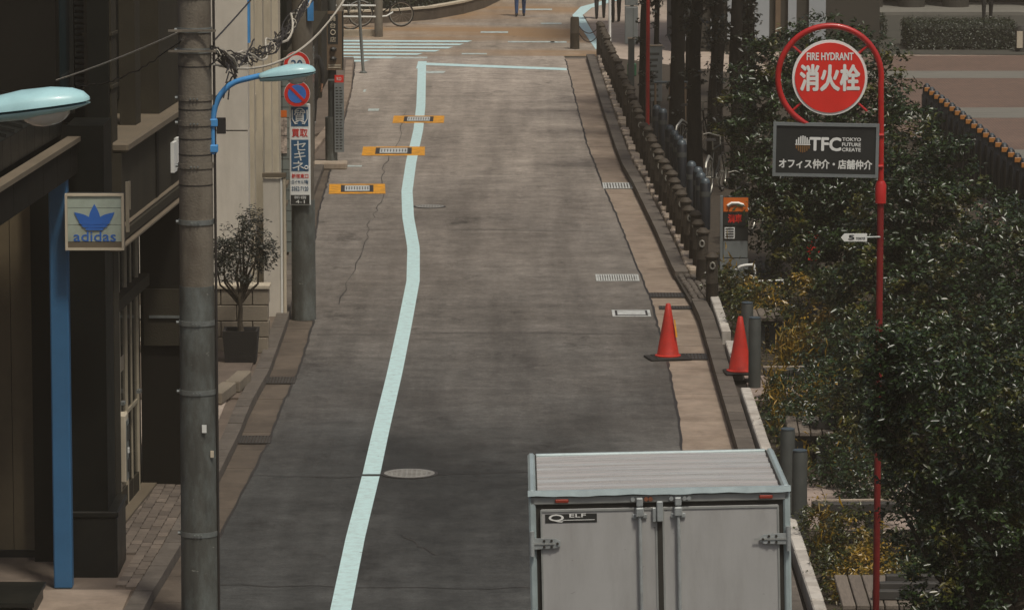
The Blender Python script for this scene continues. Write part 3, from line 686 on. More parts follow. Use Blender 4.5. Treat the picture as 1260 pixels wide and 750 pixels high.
# square light-box sign with the three-leaf emblem
def shop_sign():
    t = thing('shop_sign', 'square pale light box sign with blue three leaf emblem and lettering', 'shop sign', (-3.805, 39.75, 3.49))
    w = .262; h = .255
    boxp('light_box', M['sign_black'], t, -w, w, 0, .16, -h, h)
    f = M['cream']
    boxp('frame_bar', f, t, -w - .006, w + .006, -.02, .02, h - .018, h + .004); boxp('frame_bar', f, t, -w - .006, w + .006, -.02, .02, -h - .004, -h + .018)
    boxp('frame_bar', f, t, -w - .006, -w + .016, -.02, .02, -h + .0185, h - .0185); boxp('frame_bar', f, t, w - .016, w + .006, -.02, .02, -h + .0185, h - .0185)
    for k, (z0, z1) in enumerate([(.13, .236), (-.025, .126), (-.18, -.029), (-.236, -.184)]):
        boxp('face_panel', M['emblem_face'] if k < 3 else M['ledge'], t, -w + .017, w - .017, -.008, .0, z0, z1)
    B = M['emblem_blue']
    def leaf_poly(ang, ln, wd, x0=0, z0=0):
        pts = []
        for k in range(13): s_ = k / 12; pts.append((wd * math.sin(math.pi * s_ ** .8) , ln * s_))
        for k in range(11, 0, -1): s_ = k / 12; pts.append((-wd * math.sin(math.pi * s_ ** .8), ln * s_))
        ca, sa = math.cos(ang), math.sin(ang)
        return [(x0 + x * ca + z * sa, z0 - x * sa + z * ca) for x, z in pts]
    MB().vprism(leaf_poly(0, .235, .052, 0, -.07), -.013, -.0085).build('emblem_leaf', B, t)
    for s_ in (-1, 1): MB().vprism(leaf_poly(s_ * R(52), .235, .048, 0, -.055) if s_ > 0 else leaf_poly(-R(52), .235, .048, 0, -.055)[::-1], -.0150 if s_ > 0 else -.0155, -.0135).build('emblem_leaf', B, t)
    # three stripes crossing the emblem's foot
    for z0, hw in ((-.012, .150), (-.040, .125), (-.066, .09)):
        MB().vprism([(-hw * .8, z0 - .010), (hw * .8, z0 - .010), (hw, z0 + .010), (-hw, z0 + .010)], -.0175, -.0158).build('emblem_stripe', B, t)
    text('adidas', B, t, 'lettering', .385, .092, (0, -.009, -.132), off=.012)
    boxp('bracket', M['frame_alu'], t, .28, .31, .05, .09, -.1, .36); boxp('bracket', M['frame_alu'], t, .30, .32, .1, .13, .1, .36)
M['emblem_face'] = mat('sign_face_acrylic', '#a9b5a6', .45, var=.08, scale=3, dirt='#6a6650', dirt_amt=.5, dirt_scale=2)
M['emblem_blue'] = mat('emblem_blue', '#2f66b5', .5, var=.08)
shop_sign()

# --- brown building with glazed door
def brown():
    t = thing('brown_building', 'brown rendered building with stone sill and glazed door behind the concrete pole', 'building', (-3.72, 41.3, 0), -FA)
    P = lambda n, m, *a, **k: boxp(n, m, t, *a, **k)
    # local y runs along the facade, local x out of it
    P('upper_wall', M['brown_dark'], -5, -.62, .2, 5.6, 4.05, 14)
    P('lower_wall', M['brown_wall'], -.62, -.02, .3, 5.6, 3.1, 3.93)
    P('pilaster', M['brown_wall'], -.36, -.10, .28, .62, 3.93, 9)
    for z in (4.55, 5.05): P('pilaster_band', M['brown_wall'], -.37, -.085, .26, .64, z, z + .03)
    P('upper_return', M['brown_wall'], -.61, -.08, 3.35, 5.6, 4.035, 14)
    P('pilaster', M['brown_wall'], -.30, -.14, 2.1, 2.45, 4.0, 9)
    MB().cyl((-.36, 1.5, 4.02), (-.36, 1.5, 9), .06).build('downpipe', M['brown_wall'], t, 40)
    P('window_pane', M['dark_glass'], -.60, -.58, .7, 2.05, 4.1, 9); P('window_pane', M['dark_glass'], -.60, -.58, 2.5, 5.3, 4.1, 9)
    P('sill', M['ledge'], -.62, .05, .3, 5.65, 3.94, 4.03, bev=.02)
    P('stone_lintel', M['ledge'], -.3, .06, -.3, 5.65, 3.06, 3.10, bev=.012); P('stone_lintel', M['brown_wall'], -.3, .03, -.3, 5.65, 3.11, 3.22, bev=.012); P('stone_lintel', M['ledge'], -.3, .015, -.3, 5.65, 3.225, 3.25, bev=.008)
    P('corner_pier', M['brown_wall'], -.34, -.06, .0, .34, .06, 3.05)
    P('wall_rib', M['brown_dark'], -.03, -.005, 2.6, 2.75, 3.26, 3.93)
    for (y, z) in ((3.7, 3.50),):
        P('plaque', M['sign_white'], -.018, .02, y, y + .22, z - .11, z + .2); P('plaque', M['sign_white'], -.018, .018, y + .26, y + .45, z - .09, z + .22)
    # glazed door in the recess
    P('door_back', M['brown_dark'], -.75, -.40, .3, 4.0, .06, 3.05)
    P('door_head', M['brown_wall'], -.40, -.28, .35, 3.9, 2.2, 2.32)
    for k in range(9):
        y = .36 + k * .40
        P('mullion', M['frame_alu'], -.40, -.365 + (.012 if k % 2 == 0 else 0), y, y + .035, .06, 3.05)
        if k < 8:
            P('pane', M['dark_glass'], -.385, -.375, y + .04, y + .395, .3, 2.19); P('pane', M['dark_glass'], -.385, -.375, y + .04, y + .395, 2.33, 3.0)
            P('kick_panel', M['brown_wall'], -.385, -.36, y + .04, y + .395, .06, .295)
            if k in (1, 5): P('door_notice', M['block_wall'], -.374, -.371, y + .08, y + .3, 1.3 + .1 * (k % 3), 1.65)
    P('door_rail', M['frame_alu'], -.40, -.362, .4, 3.55, 1.02, 1.06)
    for y, z in ((1.9, 1.25), (3.0, 1.2), (1.45, 1.45)):
        P('door_handle', M['galv'], -.30, -.26, y, y + .12, z, z + .03)
    P('step', M['ledge'], -.4, -.24, .36, 4.0, .05, .10)
    P('end_wall', M['brown_dark'], -.40, .10, 4.05, 5.6, .05, 3.05)
    P('wall_panel', M['brown_wall'], -.36, .09, 4.0, 4.045, 1.55, 2.14); P('panel_strip', M['galv'], -.30, .06, 3.98, 4.0, 1.84, 1.865)
    P('body', M['brown_dark'], -6, -.76, .3, 5.6, 0, 4.0)
brown()
t = thing('intercom_box', 'beige wall mounted intercom box beside the glazed door', 'intercom box', (-3.80, 41.9, .72))
boxp('casing', M['cream'], t, -.075, .075, -.12, .12, 0, .66, bev=.01)
boxp('face', M['galv'], t, .076, .085, -.10, .10, .02, .6)
boxp('panel', M['sign_black'], t, .086, .094, -.07, .07, .4, .55); boxp('panel', M['sign_black'], t, .086, .094, -.07, .07, .1, .22); boxp('button', M['sign_white'], t, .086, .10, -.05, -.01, .28, .33)
t = thing('steel_step', 'low dark steel step corner at the very bottom left', 'step', (-4.55, 39.1, .05))
boxp('tread', M['black_metal'], t, -1.0, .28, -.6, .38, .12, .16); boxp('riser', M['black_metal'], t, .22, .26, -.55, .34, 0, .12); boxp('riser', M['black_metal'], t, -1.0, .2, .3, .34, 0, .12)

# --- white building
def white():
    t = thing('white_building', 'white rendered building with tall cream window piers behind the potted tree', 'building', (-3.38, 56.0, 0))
    P = lambda n, m, *a, **k: boxp(n, m, t, *a, **k)
    z = .05; hs = [.05, 2.78, 5.6, 8.4, 11]
    for i in range(4): P('wall_panel', M['white_wall'], -4.5, 0, 0, .35, hs[i] + .008, hs[i + 1] - .008)
    P('core', M['brown_dark'], -4.5, -.35, .36, 6.9, 0, 11)
    for k, (y0, y1) in enumerate([(1.0, 1.3), (2.75, 3.15), (4.6, 4.95), (6.3, 6.9)]):
        P('pier', M['cream'], -.34, .02 + .012 * k, y0, y1, 0, 11)
    for k, (y0, y1) in enumerate([(.36, .99), (1.31, 2.74), (3.16, 4.59), (4.96, 6.29)]):
        for (z0, z1) in ((.3, 2.5), (3.05, 5.2), (5.7, 8)): P('window_pane', M['shop_glass'], -.30, -.27, y0, y1, z0, z1)
        P('spandrel', M['cream'], -.33, -.05, y0, y1, 2.51, 3.04, bev=.02); P('spandrel', M['cream'], -.33, -.05, y0, y1, 5.21, 5.69); P('spandrel', M['cream'], -.33, -.1, y0, y1, 0, .29)
    P('blue_trim', M['lamp_blue'], .0, .03, .05, .20, 3.9, 4.8)
white()
# low block wall with a render panel next to it
t = thing('block_wall', 'low concrete block wall behind the black planter', 'wall', (-3.08, 55.0, .05))
for i in range(4):
    for j in range(5):
        x0 = -1.6 + j * .40 - (.2 if i % 2 else 0); x1 = min(x0 + .39, 0)
        if x1 - x0 > .05: MB().cbox(x0, x1, 0, .3, i * .205, i * .205 + .197, b=.008).build('block', M['block_wall'], t)
boxp('coping', M['cream'], t, -1.82, .015, -.02, .33, .822, .86)
t = thing('cream_screen_panel', 'tall cream metal screen panel standing behind the block wall', 'screen panel', (-3.2, 58.4, .05))
boxp('sheet', M['white_wall'], t, -.13, .14, 0, .06, 0, 1.85); boxp('edge_trim', M['cream'], t, .141, .175, -.02, .08, 0, 1.87); boxp('cap', M['ledge'], t, -.14, .18, -.03, .09, 1.875, 1.93); boxp('edge_trim', M['sign_white'], t, .10, .125, -.012, -.001, 0, 1.85)
# --- dark tiled shop beyond
def tiled():
    t = thing('tiled_shop', 'dark shop front with grey tiled pier and small posters beyond the white building', 'building', (-3.55, 63.2, 0))
    P = lambda n, m, *a, **k: boxp(n, m, t, *a, **k)
    P('core', M['brown_dark'], -5, -.25, 0, 13, 0, 11)
    P('tile_backing', M['joint'], -.6, .28, 1.9, 2.4, 0, 2.9)
    for i in range(18):
        for j in range(6):
            P('tile', M['tile_wall'], -.59 + j * .145, -.59 + j * .145 + .135, 1.88, 1.90, .1 + i * .155, .1 + i * .155 + .145)
    P('poster_header', M['orange'], -.30, .2, 1.86, 1.88, 2.12, 2.22)
    for i in range(2):
        for j in range(2): P('poster', M['poster'], -.30 + j * .255, -.30 + j * .255 + .245, 1.86, 1.88, 1.58 + i * .27, 1.58 + i * .27 + .26)
    P('dark_bay', M['black_wall'], -.24, .1, 4, 12.9, 0, 11); P('shop_pane', M['dark_glass'], .11, .13, 4.3, 8, .3, 2.6); P('shop_pane', M['dark_glass'], .11, .13, 8.2, 12.6, .3, 2.6)
    P('awning_edge', M['brown_wall'], .05, .35, 3.8, 12.9, 2.75, 2.95)
    P('crate_shelf', M['ledge'], -.1, .2, 1.2, 1.7, .5, .54); P('crate_shelf', M['ledge'], -.1, .22, 1.1, 1.7, .85, .9); P('crate_shelf', M['ledge'], -.1, .24, 1.0, 1.7, 1.15, 1.2)
tiled()
t = thing('dark_corner_building', 'dark building with mesh balcony at the far left corner', 'building', (-4.1, 77, 0))
boxp('core', M['brown_dark'], t, -5, 0, 0, 20, 0, 11)
for k in range(4): boxp('shutter', M['black_wall'], t, .005, .06, .5 + k * 4.8, 4.8 + k * 4.8, .1, 2.7); boxp('pier', M['brown_wall'], t, 0, .12, .0 + k * 4.8, .45 + k * 4.8, .1, 11)

# wire mesh gate, ladder-like rails before the crossing
t = thing('mesh_fence', 'white wire mesh fence panel left of the tall black sign', 'fence', (-4.6, 90.2, .05))
for k in range(9): boxp('mesh_wire', M['sign_white'], t, k * .055 - .01, k * .055 + .002, 0, .01, 0, 2.9)
for k in range(28): boxp('mesh_wire', M['sign_white'], t, -.02, .46, -.012, -.002, .05 + k * .1, .062 + k * .1)
boxp('fence_post', M['brown_wall'], t, -.12, -.03, -.03, .05, 0, 3.6); boxp('fence_post', M['frame_alu'], t, .46, .50, -.02, .03, 0, 3.6)

# potted olive
def leaf_tree(name, label, cat, base, trunk, blobs, nclump, per, cr, lm, lsize, bark, group=None, limbs=5, aspect=.45, shell=.5, jitter=.55):
    t = thing(name, label, cat, base, 0, group)
    b = MB(); tr, th = trunk
    pts = [(random.uniform(-.02, .02) * k, random.uniform(-.02, .02) * k, th * k / 4) for k in range(5)]
    b.tube([Vector(p) for p in pts], [tr * (1.25 if k == 0 else 1 - .1 * k) for k in range(5)], 9)
    tip = Vector(pts[-1])
    for k in range(limbs):
        c, r = blobs[k % len(blobs)]
        d = rng.normal(0, 1, 3); d /= np.linalg.norm(d)
        end = Vector(np.array(c) + d * np.array(r) * .75); st = Vector(pts[2]).lerp(tip, random.random())
        mid = st.lerp(end, .5) + Vector((random.uniform(-.1, .1), random.uniform(-.1, .1), -.06 * (end - st).length))
        b.tube([st, st.lerp(mid, .5) + Vector((0, 0, .02)), mid, mid.lerp(end, .5), end], [tr * .6, tr * .5, tr * .38, tr * .26, tr * .1], 6)
    b.build('trunk', bark, t, 50)
    P_, N_ = crown_points(blobs, nclump, per, cr, shell)
    link('crown', leaf_mesh('crown', P_, N_, rng.uniform(.65, 1.25, len(P_)) * lsize, lm, aspect, jitter), t)
    return t
leaf_tree('potted_olive_tree', 'small olive tree with sparse grey green crown growing from black planter', 'tree', (-3.38, 54.2, .42), (.036, .62),
          [((-.03, 0, .95), (.36, .36, .34)), ((.12, .1, 1.32), (.20, .2, .30)), ((-.22, -.1, 1.10), (.18, .2, .28)), ((.30, 0, 1.02), (.16, .16, .26))], 215, 16, .12, M['leaf_olive'], .057, M['bark'], limbs=14, aspect=.36, shell=.2)
t = thing('planter_box', 'square black planter standing on the pavement under the olive tree', 'planter', (-3.38, 54.2, .07))
b = MB(); b.add([(-.19, -.19, 0), (.19, -.19, 0), (.19, .19, 0), (-.19, .19, 0), (-.22, -.22, .4), (.22, -.22, .4), (.22, .22, .4), (-.22, .22, .4), (-.19, -.19, .4), (.19, -.19, .4), (.19, .19, .4), (-.19, .19, .4), (-.18, -.18, .36), (.18, -.18, .36), (.18, .18, .36), (-.18, .18, .36)],
      [(3, 2, 1, 0), (0, 1, 5, 4), (1, 2, 6, 5), (2, 3, 7, 6), (3, 0, 4, 7), (4, 5, 9, 8), (5, 6, 10, 9), (6, 7, 11, 10), (7, 4, 8, 11), (8, 9, 13, 12), (9, 10, 14, 13), (10, 11, 15, 14), (11, 8, 12, 15)])
b.build('pot', M['planter'], t); boxp('soil', M['soil'], t, -.185, .185, -.185, .185, .3, .35)
# loose kerb blocks on the apron
for k, (x, y, rz, lab) in enumerate([(-3.42, 51.1, 8, 'loose concrete block lying nearest the pole on the entrance apron'), (-3.28, 52.0, 6, 'loose concrete block lying farther in of the two on the apron')]):
    o = MB().cbox(-.09, .09, -.42, .42, 0, .14, b=.012).build('concrete_block', M['block_wall'], None, loc=(x, y, .077)); o.rotation_euler.z = -R(rz); tag(o, lab, 'block', 'loose blocks on the apron')

# ================================================================ poles, lamps, wires, signs on the left
t = thing('concrete_utility_pole', 'thick weathered concrete utility pole with dark lower sleeve and steel bands', 'utility pole', (-2.80, 38.67, 0))
def pr_(z): return .158 - .0022 * z
MB().cyl((0, 0, 3.05), (0, 0, 11), pr_(3.05), pr_(11), 28).build('upper_shaft', M['concrete_pole'], t, 40)
MB().cyl((0, 0, 0), (0, 0, 3.05), .168, pr_(3.05) + .004, 28).build('lower_sleeve', M['pole_lower'], t, 40)
for z in (.82, 2.1, 2.72, 3.62, 4.12, 4.5, 4.72, 5.14, 5.32, 5.62):
    r = pr_(z) + .008 if z > 3 else .172 - .003 * z
    bnd = MB().lathe([(r - .006, z - .022), (r, z - .022), (r, z + .022), (r - .006, z + .022)], n=28).build('band', M['galv'] if z < 3.7 or z > 5 else M['concrete_pole'], t, 40)
    for k in range(3): MB().cyl((-.03 + k * .03, -r - .012, z), (-.03 + k * .03, -r + .004, z), .008, n=6).build('bolt', M['galv'], bnd)
    MB().cyl((-r - .02, -.02, z), (-r + .01, -.02, z), .016, n=8).build('bolt', M['galv'], bnd)
for z in (4.22, 4.36, 4.62, 3.95, 5.0): 
    r = pr_(z) + .002; MB().lathe([(r - .004, z - .006), (r, z - .006), (r, z + .006), (r - .004, z + .006)], n=28).build('wrap_wire', M['wire'], t, 40)
for z in (5.14, 5.32):
    boxp('cross_bracket', M['concrete_pole'], t, -.22, .20, -.178, -.160, z - .008, z + .012)
boxp('tag_plate', M['sign_white'], t, .045, .085, -.171, -.162, 1.75, 1.82); boxp('tag_plate', M['cream'], t, .115, .145, -.125, -.115, 1.52, 1.58)
MB().cyl((.172, -.03, 0), (.172, -.03, 11), .012, n=8).build('riser_pipe', M['wire'], t, 40)

def lamp_head(t, L_, W, Hh, M_):
    """cobra lamp head along +x from the origin: upper shell, lower tray, glass"""
    b = MB(); n = 12; prof = []
    xs = [0, .02, .10, .25, .5, .72, .88, .96, 1.0]
    ws = [.35, .44, .58, .80, 1, .98, .80, .55, .18]; hs = [.30, .42, .55, .78, 1, .98, .78, .52, .2]
    rings = []
    for x, w, h in zip(xs, ws, hs):
        rings.append([Vector((x * L_, W / 2 * w * math.cos(math.pi * k / n), Hh * h * math.sin(math.pi * k / n) ** .8 if 0 < k < n else 0)) for k in range(n + 1)])
    V = [p for r in rings for p in r]; m = n + 1
    F_ = [(i * m + k, i * m + k + 1, (i + 1) * m + k + 1, (i + 1) * m + k) for i in range(len(rings) - 1) for k in range(n)]
    F_ += [tuple(range(n, -1, -1)), tuple((len(rings) - 1) * m + k for k in range(m))]
    b.add(V, F_); b.build('upper_shell', M_['lamp'], t, 45)
    b = MB(); rings = []
    for x, w, h in zip(xs, ws, [.3, .34, .4, .5, .55, .45, .30, .16, .06]):
        rings.append([Vector((x * L_, W / 2 * w * .96 * math.cos(math.pi * k / n), -.012 - Hh * h * .95 * math.sin(math.pi * k / n) if 0 < k < n else -.012)) for k in range(n + 1)])
    V = [p for r in rings for p in r]; b.add(V, F_); b.build('lower_tray', M_['lamp'], t, 45)
    b = MB(); V = []; nn = 14
    for i in range(6):
        ph = i / 5 * math.pi / 2
        V += [Vector((L_ * .66 + L_ * .19 * math.cos(ph) * math.cos(2 * math.pi * k / nn), W * .36 * math.cos(ph) * math.sin(2 * math.pi * k / nn), -Hh * .34 - Hh * .85 * math.sin(ph))) for k in range(nn)]
    b.add(V, [(i * nn + k, i * nn + (k + 1) % nn, (i + 1) * nn + (k + 1) % nn, (i + 1) * nn + k) for i in range(5) for k in range(nn)])
    b.build('glass_bowl', M_['lens'], t, 60)

# lamp on the pole
t = thing('street_lamp', 'pale street lamp on curved blue arm clamped to the concrete pole', 'street lamp', (-2.64, 38.67, 0))
arc = [(0, -.02, 4.22), (0, -.02, 4.50)]
for k in range(1, 9):
    a_ = math.pi - k / 8 * R(80); arc.append((.30 + .30 * math.cos(a_) , -.02, 4.52 + .36 * math.sin(a_)))
arc.append((.42, -.02, 4.915))
MB().tube(arc, .026, 10).build('arm', M['lamp_blue'], t, 60)
for z in (4.27, 4.50): boxp('clamp', M['lamp_blue'], t, -.045, .04, -.06, .03, z - .035, z + .035, bev=.008)
MB().prism([(.03, -.03), (.10, -.03), (.11, 0), (.10, .03), (.03, .03)], 4.40, 4.54).build('switch_box', M['rubber'], t)
hd = bpy.data.objects.new('lamp_head', None); col.objects.link(hd); hd.parent = t; hd.location = (.41, -.02, 4.90); hd.rotation_euler = (0, -R(6.5), 0)
lamp_head(hd, .50, .24, .085, M)
# nearer lamp entering at the left edge
t = thing('street_lamp', 'large pale turquoise street lamp head reaching in from the left edge', 'street lamp', (-3.6, 21.5, 0))
MB().cyl((0, 0, 0), (0, 0, 6.6), .10, .075, 18).build('pole', M['lamp_blue'], t, 40)
MB().tube([(0, 0, 5.6), (.02, 0, 5.9), (.15, 0, 6.08), (.4, 0, 6.15), (.92, 0, 6.17)], .032, 10).build('arm', M['lamp_blue'], t, 60)
hd = bpy.data.objects.new('lamp_head', None); col.objects.link(hd); hd.parent = t; hd.location = (.87, 0, 6.13); hd.rotation_euler = (0, -R(7), 0)
lamp_head(hd, .66, .30, .088, M)

# wires
def cable(name, label, a, b, sag, r, m, n=28, wob=0., cat='cable'):
    a = Vector(a); b = Vector(b); pts = []
    for k in range(n + 1):
        s_ = k / n; p = a.lerp(b, s_); p.z -= sag * 4 * s_ * (1 - s_)
        if 0 < k < n: p += Vector((random.uniform(-wob, wob), random.uniform(-wob, wob), random.uniform(-wob, wob)))
        pts.append(p)
    return tag(MB().tube(pts, r, 6).build(name, m, None, 60), label, cat)
cable('service_cable', 'thin straight pale cable running from the pole left to the dark building', (-4.35, 41.6, 4.62), (-2.9, 38.5, 5.32), .02, .008, M['wire_pale'])
o = cable('service_cable', 'thin frayed dark cable sagging just under the straight pale one', (-4.1, 41.2, 4.60), (-2.9, 38.5, 5.24), .10, .006, M['wire'], wob=.012)
cable('pale_cable', 'single pale cable sweeping low then rising past the lamp to the right', (-2.63, 38.6, 5.02), (-1.9, 59.5, 4.95), .55, .012, M['wire_pale'])
cable('dark_cable', 'thin dark cable climbing straight from the pole above the bundle', (-2.63, 38.6, 5.22), (-2.3, 58.5, 5.9), .10, .009, M['wire'])
cable('dark_cable', 'thin dark drop cable slanting down left behind the curved lamp arm', (-2.62, 38.75, 4.72), (-2.5, 42.5, 4.95), .05, .008, M['wire'], wob=.006)
# bundle with loops and clips
bt = thing('cable_bundle', 'tangled bundle of black and pale cables strung from the pole to the upper right', 'cables', (-2.64, 38.6, 5.05))
A_ = Vector((0, 0, .08)); B_ = Vector((.45, 19.8, .05)); 
def bpt(s_, sag=.62): p = A_.lerp(B_, s_); p.z -= sag * 4 * s_ * (1 - s_) * (1 - .25 * s_); p.z += .55 * s_ * s_; return p
for k in range(9):
    ph = random.uniform(0, 6.28); am = random.uniform(.02, .07); fr = random.uniform(3, 9)
    pts = [bpt(s_) + Vector((am * math.sin(ph + fr * 6 * s_), 0, am * 1.1 * math.cos(ph + fr * 7 * s_) + random.uniform(-.012, .012))) for s_ in np.linspace(0, 1, 70)]
    MB().tube(pts, random.choice([.007, .009, .013]), 5).build('cable', M['wire_pale'] if k in (2, 5) else M['wire'], bt, 60)
for k in range(26):
    s_ = .02 + k * .026 + random.uniform(-.01, .01); p = bpt(s_)
    pts = [p + Vector((.045 * math.cos(q), .05 * (q - 3) / 3, .055 * math.sin(q) - .01)) for q in np.linspace(0, 6.28, 10)]
    MB().tube(pts, .006, 4).build('binding_loop', M['wire'] if k % 6 else M['wire_pale'], bt)
for k in range(7):
    p = bpt(random.uniform(.0, .1)); q = Vector((random.uniform(-.03, .2), -.05, random.uniform(-.35, .12)))
    MB().tube([p, p.lerp(q, .4) + Vector((.08, 0, -.08)), p.lerp(q, .7) + Vector((.02, 0, .03)), q], .007, 5).build('loose_end', M['wire'], bt, 60)

# second pole with no-parking disc and advertising plates
t = thing('signed_pole', 'slimmer dark pole past the olive tree carrying road signs and blue advert', 'utility pole', (-2.80, 58.5, 0))
MB().cyl((0, 0, 0), (0, 0, 1.62), .165, .158, 22).build('sleeve', M['pole_lower'], t, 40); MB().cyl((0, 0, 1.62), (0, 0, 9), .150, .115, 22).build('shaft', M['concrete_pole'], t, 40)
boxp('fitting', M['lamp_blue'], t, .08, .16, -.16, -.06, 4.02, 4.4)
ad = thing('pole_advert', 'narrow vertical blue and white advert board wrapped on the pole', 'advert sign', (-2.83, 58.33, 0))
boxp('board', M['sign_white'], ad, -.14, .14, -.03, .01, 1.56, 2.92, bev=.01)
boxp('panel', M['sign_navy'], ad, -.115, .115, -.034, -.031, 2.62, 2.88); boxp('panel', M['sign_navy'], ad, -.115, .115, -.034, -.031, 2.02, 2.44)
boxp('panel', M['sign_black'], ad, -.125, .125, -.034, -.031, 1.575, 1.70)
text('質', M['sign_white'], ad, 'lettering', .15, .17, (0, -.036, 2.75), off=.01)
MB().tube([(.085 * math.cos(q), -.037, 2.75 + .11 * math.sin(q)) for q in np.linspace(.6, 2.5, 8)], .008, 5).build('crest_arc', M['sign_white'], ad)
for s_ in (-1, 1): MB().tube([(s_ * (.098), -.037, 2.84), (s_ * .10, -.037, 2.72), (s_ * .06, -.037, 2.65), (s_ * .03, -.037, 2.66)], .008, 5).build('crest_arc', M['sign_white'], ad)
text('買取', M['sign_red'], ad, 'lettering', .21, .105, (0, -.033, 2.53), off=.012)
text('セ', M['sign_white'], ad, 'lettering', .16, .125, (0, -.036, 2.36), off=.006); text('キ', M['sign_white'], ad, 'lettering', .15, .13, (0, -.036, 2.225), off=.006); text('ネ', M['sign_white'], ad, 'lettering', .16, .13, (-.02, -.036, 2.09), off=.006)
MB().tube([(.085 + .022 * math.cos(q), -.037, 2.07 + .022 * math.sin(q)) for q in np.linspace(0, 6.28, 12)[:-1]], .007, 5, True).build('lettering', M['sign_white'], ad)
text('新宿東口', M['sign_red'], ad, 'lettering', .22, .058, (0, -.033, 1.955), off=.012)
text('ロイヤル7階', M['sign_navy'], ad, 'lettering', .22, .05, (0, -.033, 1.875), off=.01); text('3352-7120', M['sign_navy'], ad, 'lettering', .22, .055, (0, -.033, 1.785), off=.012)
text('新宿', M['sign_white'], ad, 'lettering', .16, .04, (0, -.036, 1.668), off=.006); text('4-1', M['sign_white'], ad, 'lettering', .12, .045, (0, -.036, 1.61), off=.01)
def ring_sign(name, label, c, r):
    s = thing(name, label, 'road sign', c)
    def disc(nm, m, r0, y0, y1): MB().cyl((0, y0, 0), (0, y1, 0), r0, n=36).build(nm, m, s, 30)
    disc('plate', M['sign_white'], r, 0, .012)
    disc('red_ring', M['sign_red'], r * .97, -.004, -.001)
    return s, disc
s, disc = ring_sign('no_parking_sign', 'round blue no parking sign with red rim and red diagonal bar', (-2.86, 58.22, 3.06), .175)
disc('blue_face', M['sign_blue'], .122, -.008, -.005)
MB().box(-.14, .14, -.012, -.009, -.019, .019, Matrix.Rotation(R(45), 3, 'Y'), (0, -.01, 0)).build('bar', M['sign_red'], s)
s, disc = ring_sign('speed_limit_sign', 'round white speed limit sign with red rim half hidden behind the lamp head', (-2.86, 58.22, 3.45), .175)
disc('white_face', M['sign_white'], .122, -.008, -.005); text('20', M['sign_navy'], s, 'lettering', .15, .12, (0, -.009, 0), off=.02)

# third pole: tall dark vertical sign, grey strip board
t = thing('sign_pole', 'dark pole at the far left kerb carrying a tall black and tan sign', 'sign post', (-3.22, 78.4, 0))
MB().cyl((0, 0, 0), (0, 0, 5), .075, n=14).build('pole', M['bollard_grey'], t, 40); MB().cyl((-.02, 0, 0), (-.02, 0, .9), .11, n=14).build('foot', M['pole_lower'], t, 40)
sb = thing('tall_shop_sign', 'tall black and tan vertical shop sign high on the dark pole', 'shop sign', (-3.16, 78.25, 1.75))
boxp('board', M['board_brown'], sb, -.145, .125, 0, .06, 0, 1.05); boxp('panel', M['sign_black'], sb, -.125, .055, -.006, -.001, .47, 1.0)
boxp('side', M['sign_black'], sb, .126, .15, 0, .06, 0, 1.05)
text('質屋', M['board_brown'], sb, 'lettering', .11, .20, (-.035, -.008, .87), off=.01) if False else None
for z, ch in ((.92, '舞'), (.80, '台'), (.55, '店')): text(ch, M['cream'], sb, 'lettering', .10, .09, (-.035, -.008, z), off=.01)
MB().tube([(-.035 + .042 * math.cos(q), -.008, .675 + .042 * math.sin(q)) for q in np.linspace(0, 6.28, 14)[:-1]], .009, 5, True).build('ring', M['cream'], sb)
for z in (.33, .16):
    MB().lathe([(.0, 0), (.055, .02), (.065, .05), (.04, .08), (.0, .09)], c=(-.03, -.01, z), n=10).build('emblem', M['sign_black'], sb)
for z in (.04, .08): boxp('stripe', M['cream'], sb, -.12, .1, -.006, -.001, z, z + .018)
gb = thing('strip_board', 'narrow grey board of small print hanging under the tall black sign', 'sign', (-3.09, 78.25, .28))
boxp('board', M['sheet_grey'], gb, -.085, .085, 0, .02, 0, 1.24)
for k in range(22):
    for j in range(2): boxp('print_line', M['sign_black'], gb, -.065 + j * .07, -.065 + j * .07 + random.uniform(.03, .058), -.003, -.0005, .05 + k * .052, .072 + k * .052)
boxp('red_plate', M['sign_red'], gb, -.08, .08, -.006, .02, 1.25, 1.38); text('KO', M['sign_white'], gb, 'lettering', .08, .06, (0, -.007, 1.315), off=.01)
boxp('bracket', M['galv'], gb, -.2, -.08, .0, .02, 1.28, 1.31)
# thin leaning pole
t = thing('thin_pole', 'thin pale leaning pole standing in front of the zebra crossing', 'pole', (-3.36, 99.0, 0))
MB().tube([(0, 0, 0), (-.05, 0, .8), (-.19, .0, 3.5)], .035, 8).build('shaft', M['galv'], t, 60); MB().lathe([(.09, 0), (.09, .02), (.04, .05)], n=12).build('foot', M['pole_lower'], t, 40)

# railing, bicycles and hedge beyond the crossing
t = thing('concrete_railing', 'concrete posts with two white rails behind the zebra crossing', 'railing', (-3.35, 110.2, 0))
for x in (0, -.98, -2.4): MB().lathe([(.105, 0), (.105, 1.25), (.085, 1.3)], c=(x, 0, 0), n=14).build('post', M['concrete_pole'], t, 40)
for z in (.50, .78): MB().cyl((-2.4, -.06, z + .02), (0, -.06, z), .022, n=8).build('rail', M['sign_white'], t, 40)
boxp('base_kerb', M['cream'], t, -2.5, .1, .12, .3, 0, .16)
MB().tube([(0, -.06, .50), (.2, 0, .52), (.35, .2, .6)], .02, 6).build('rail', M['sign_white'], t)

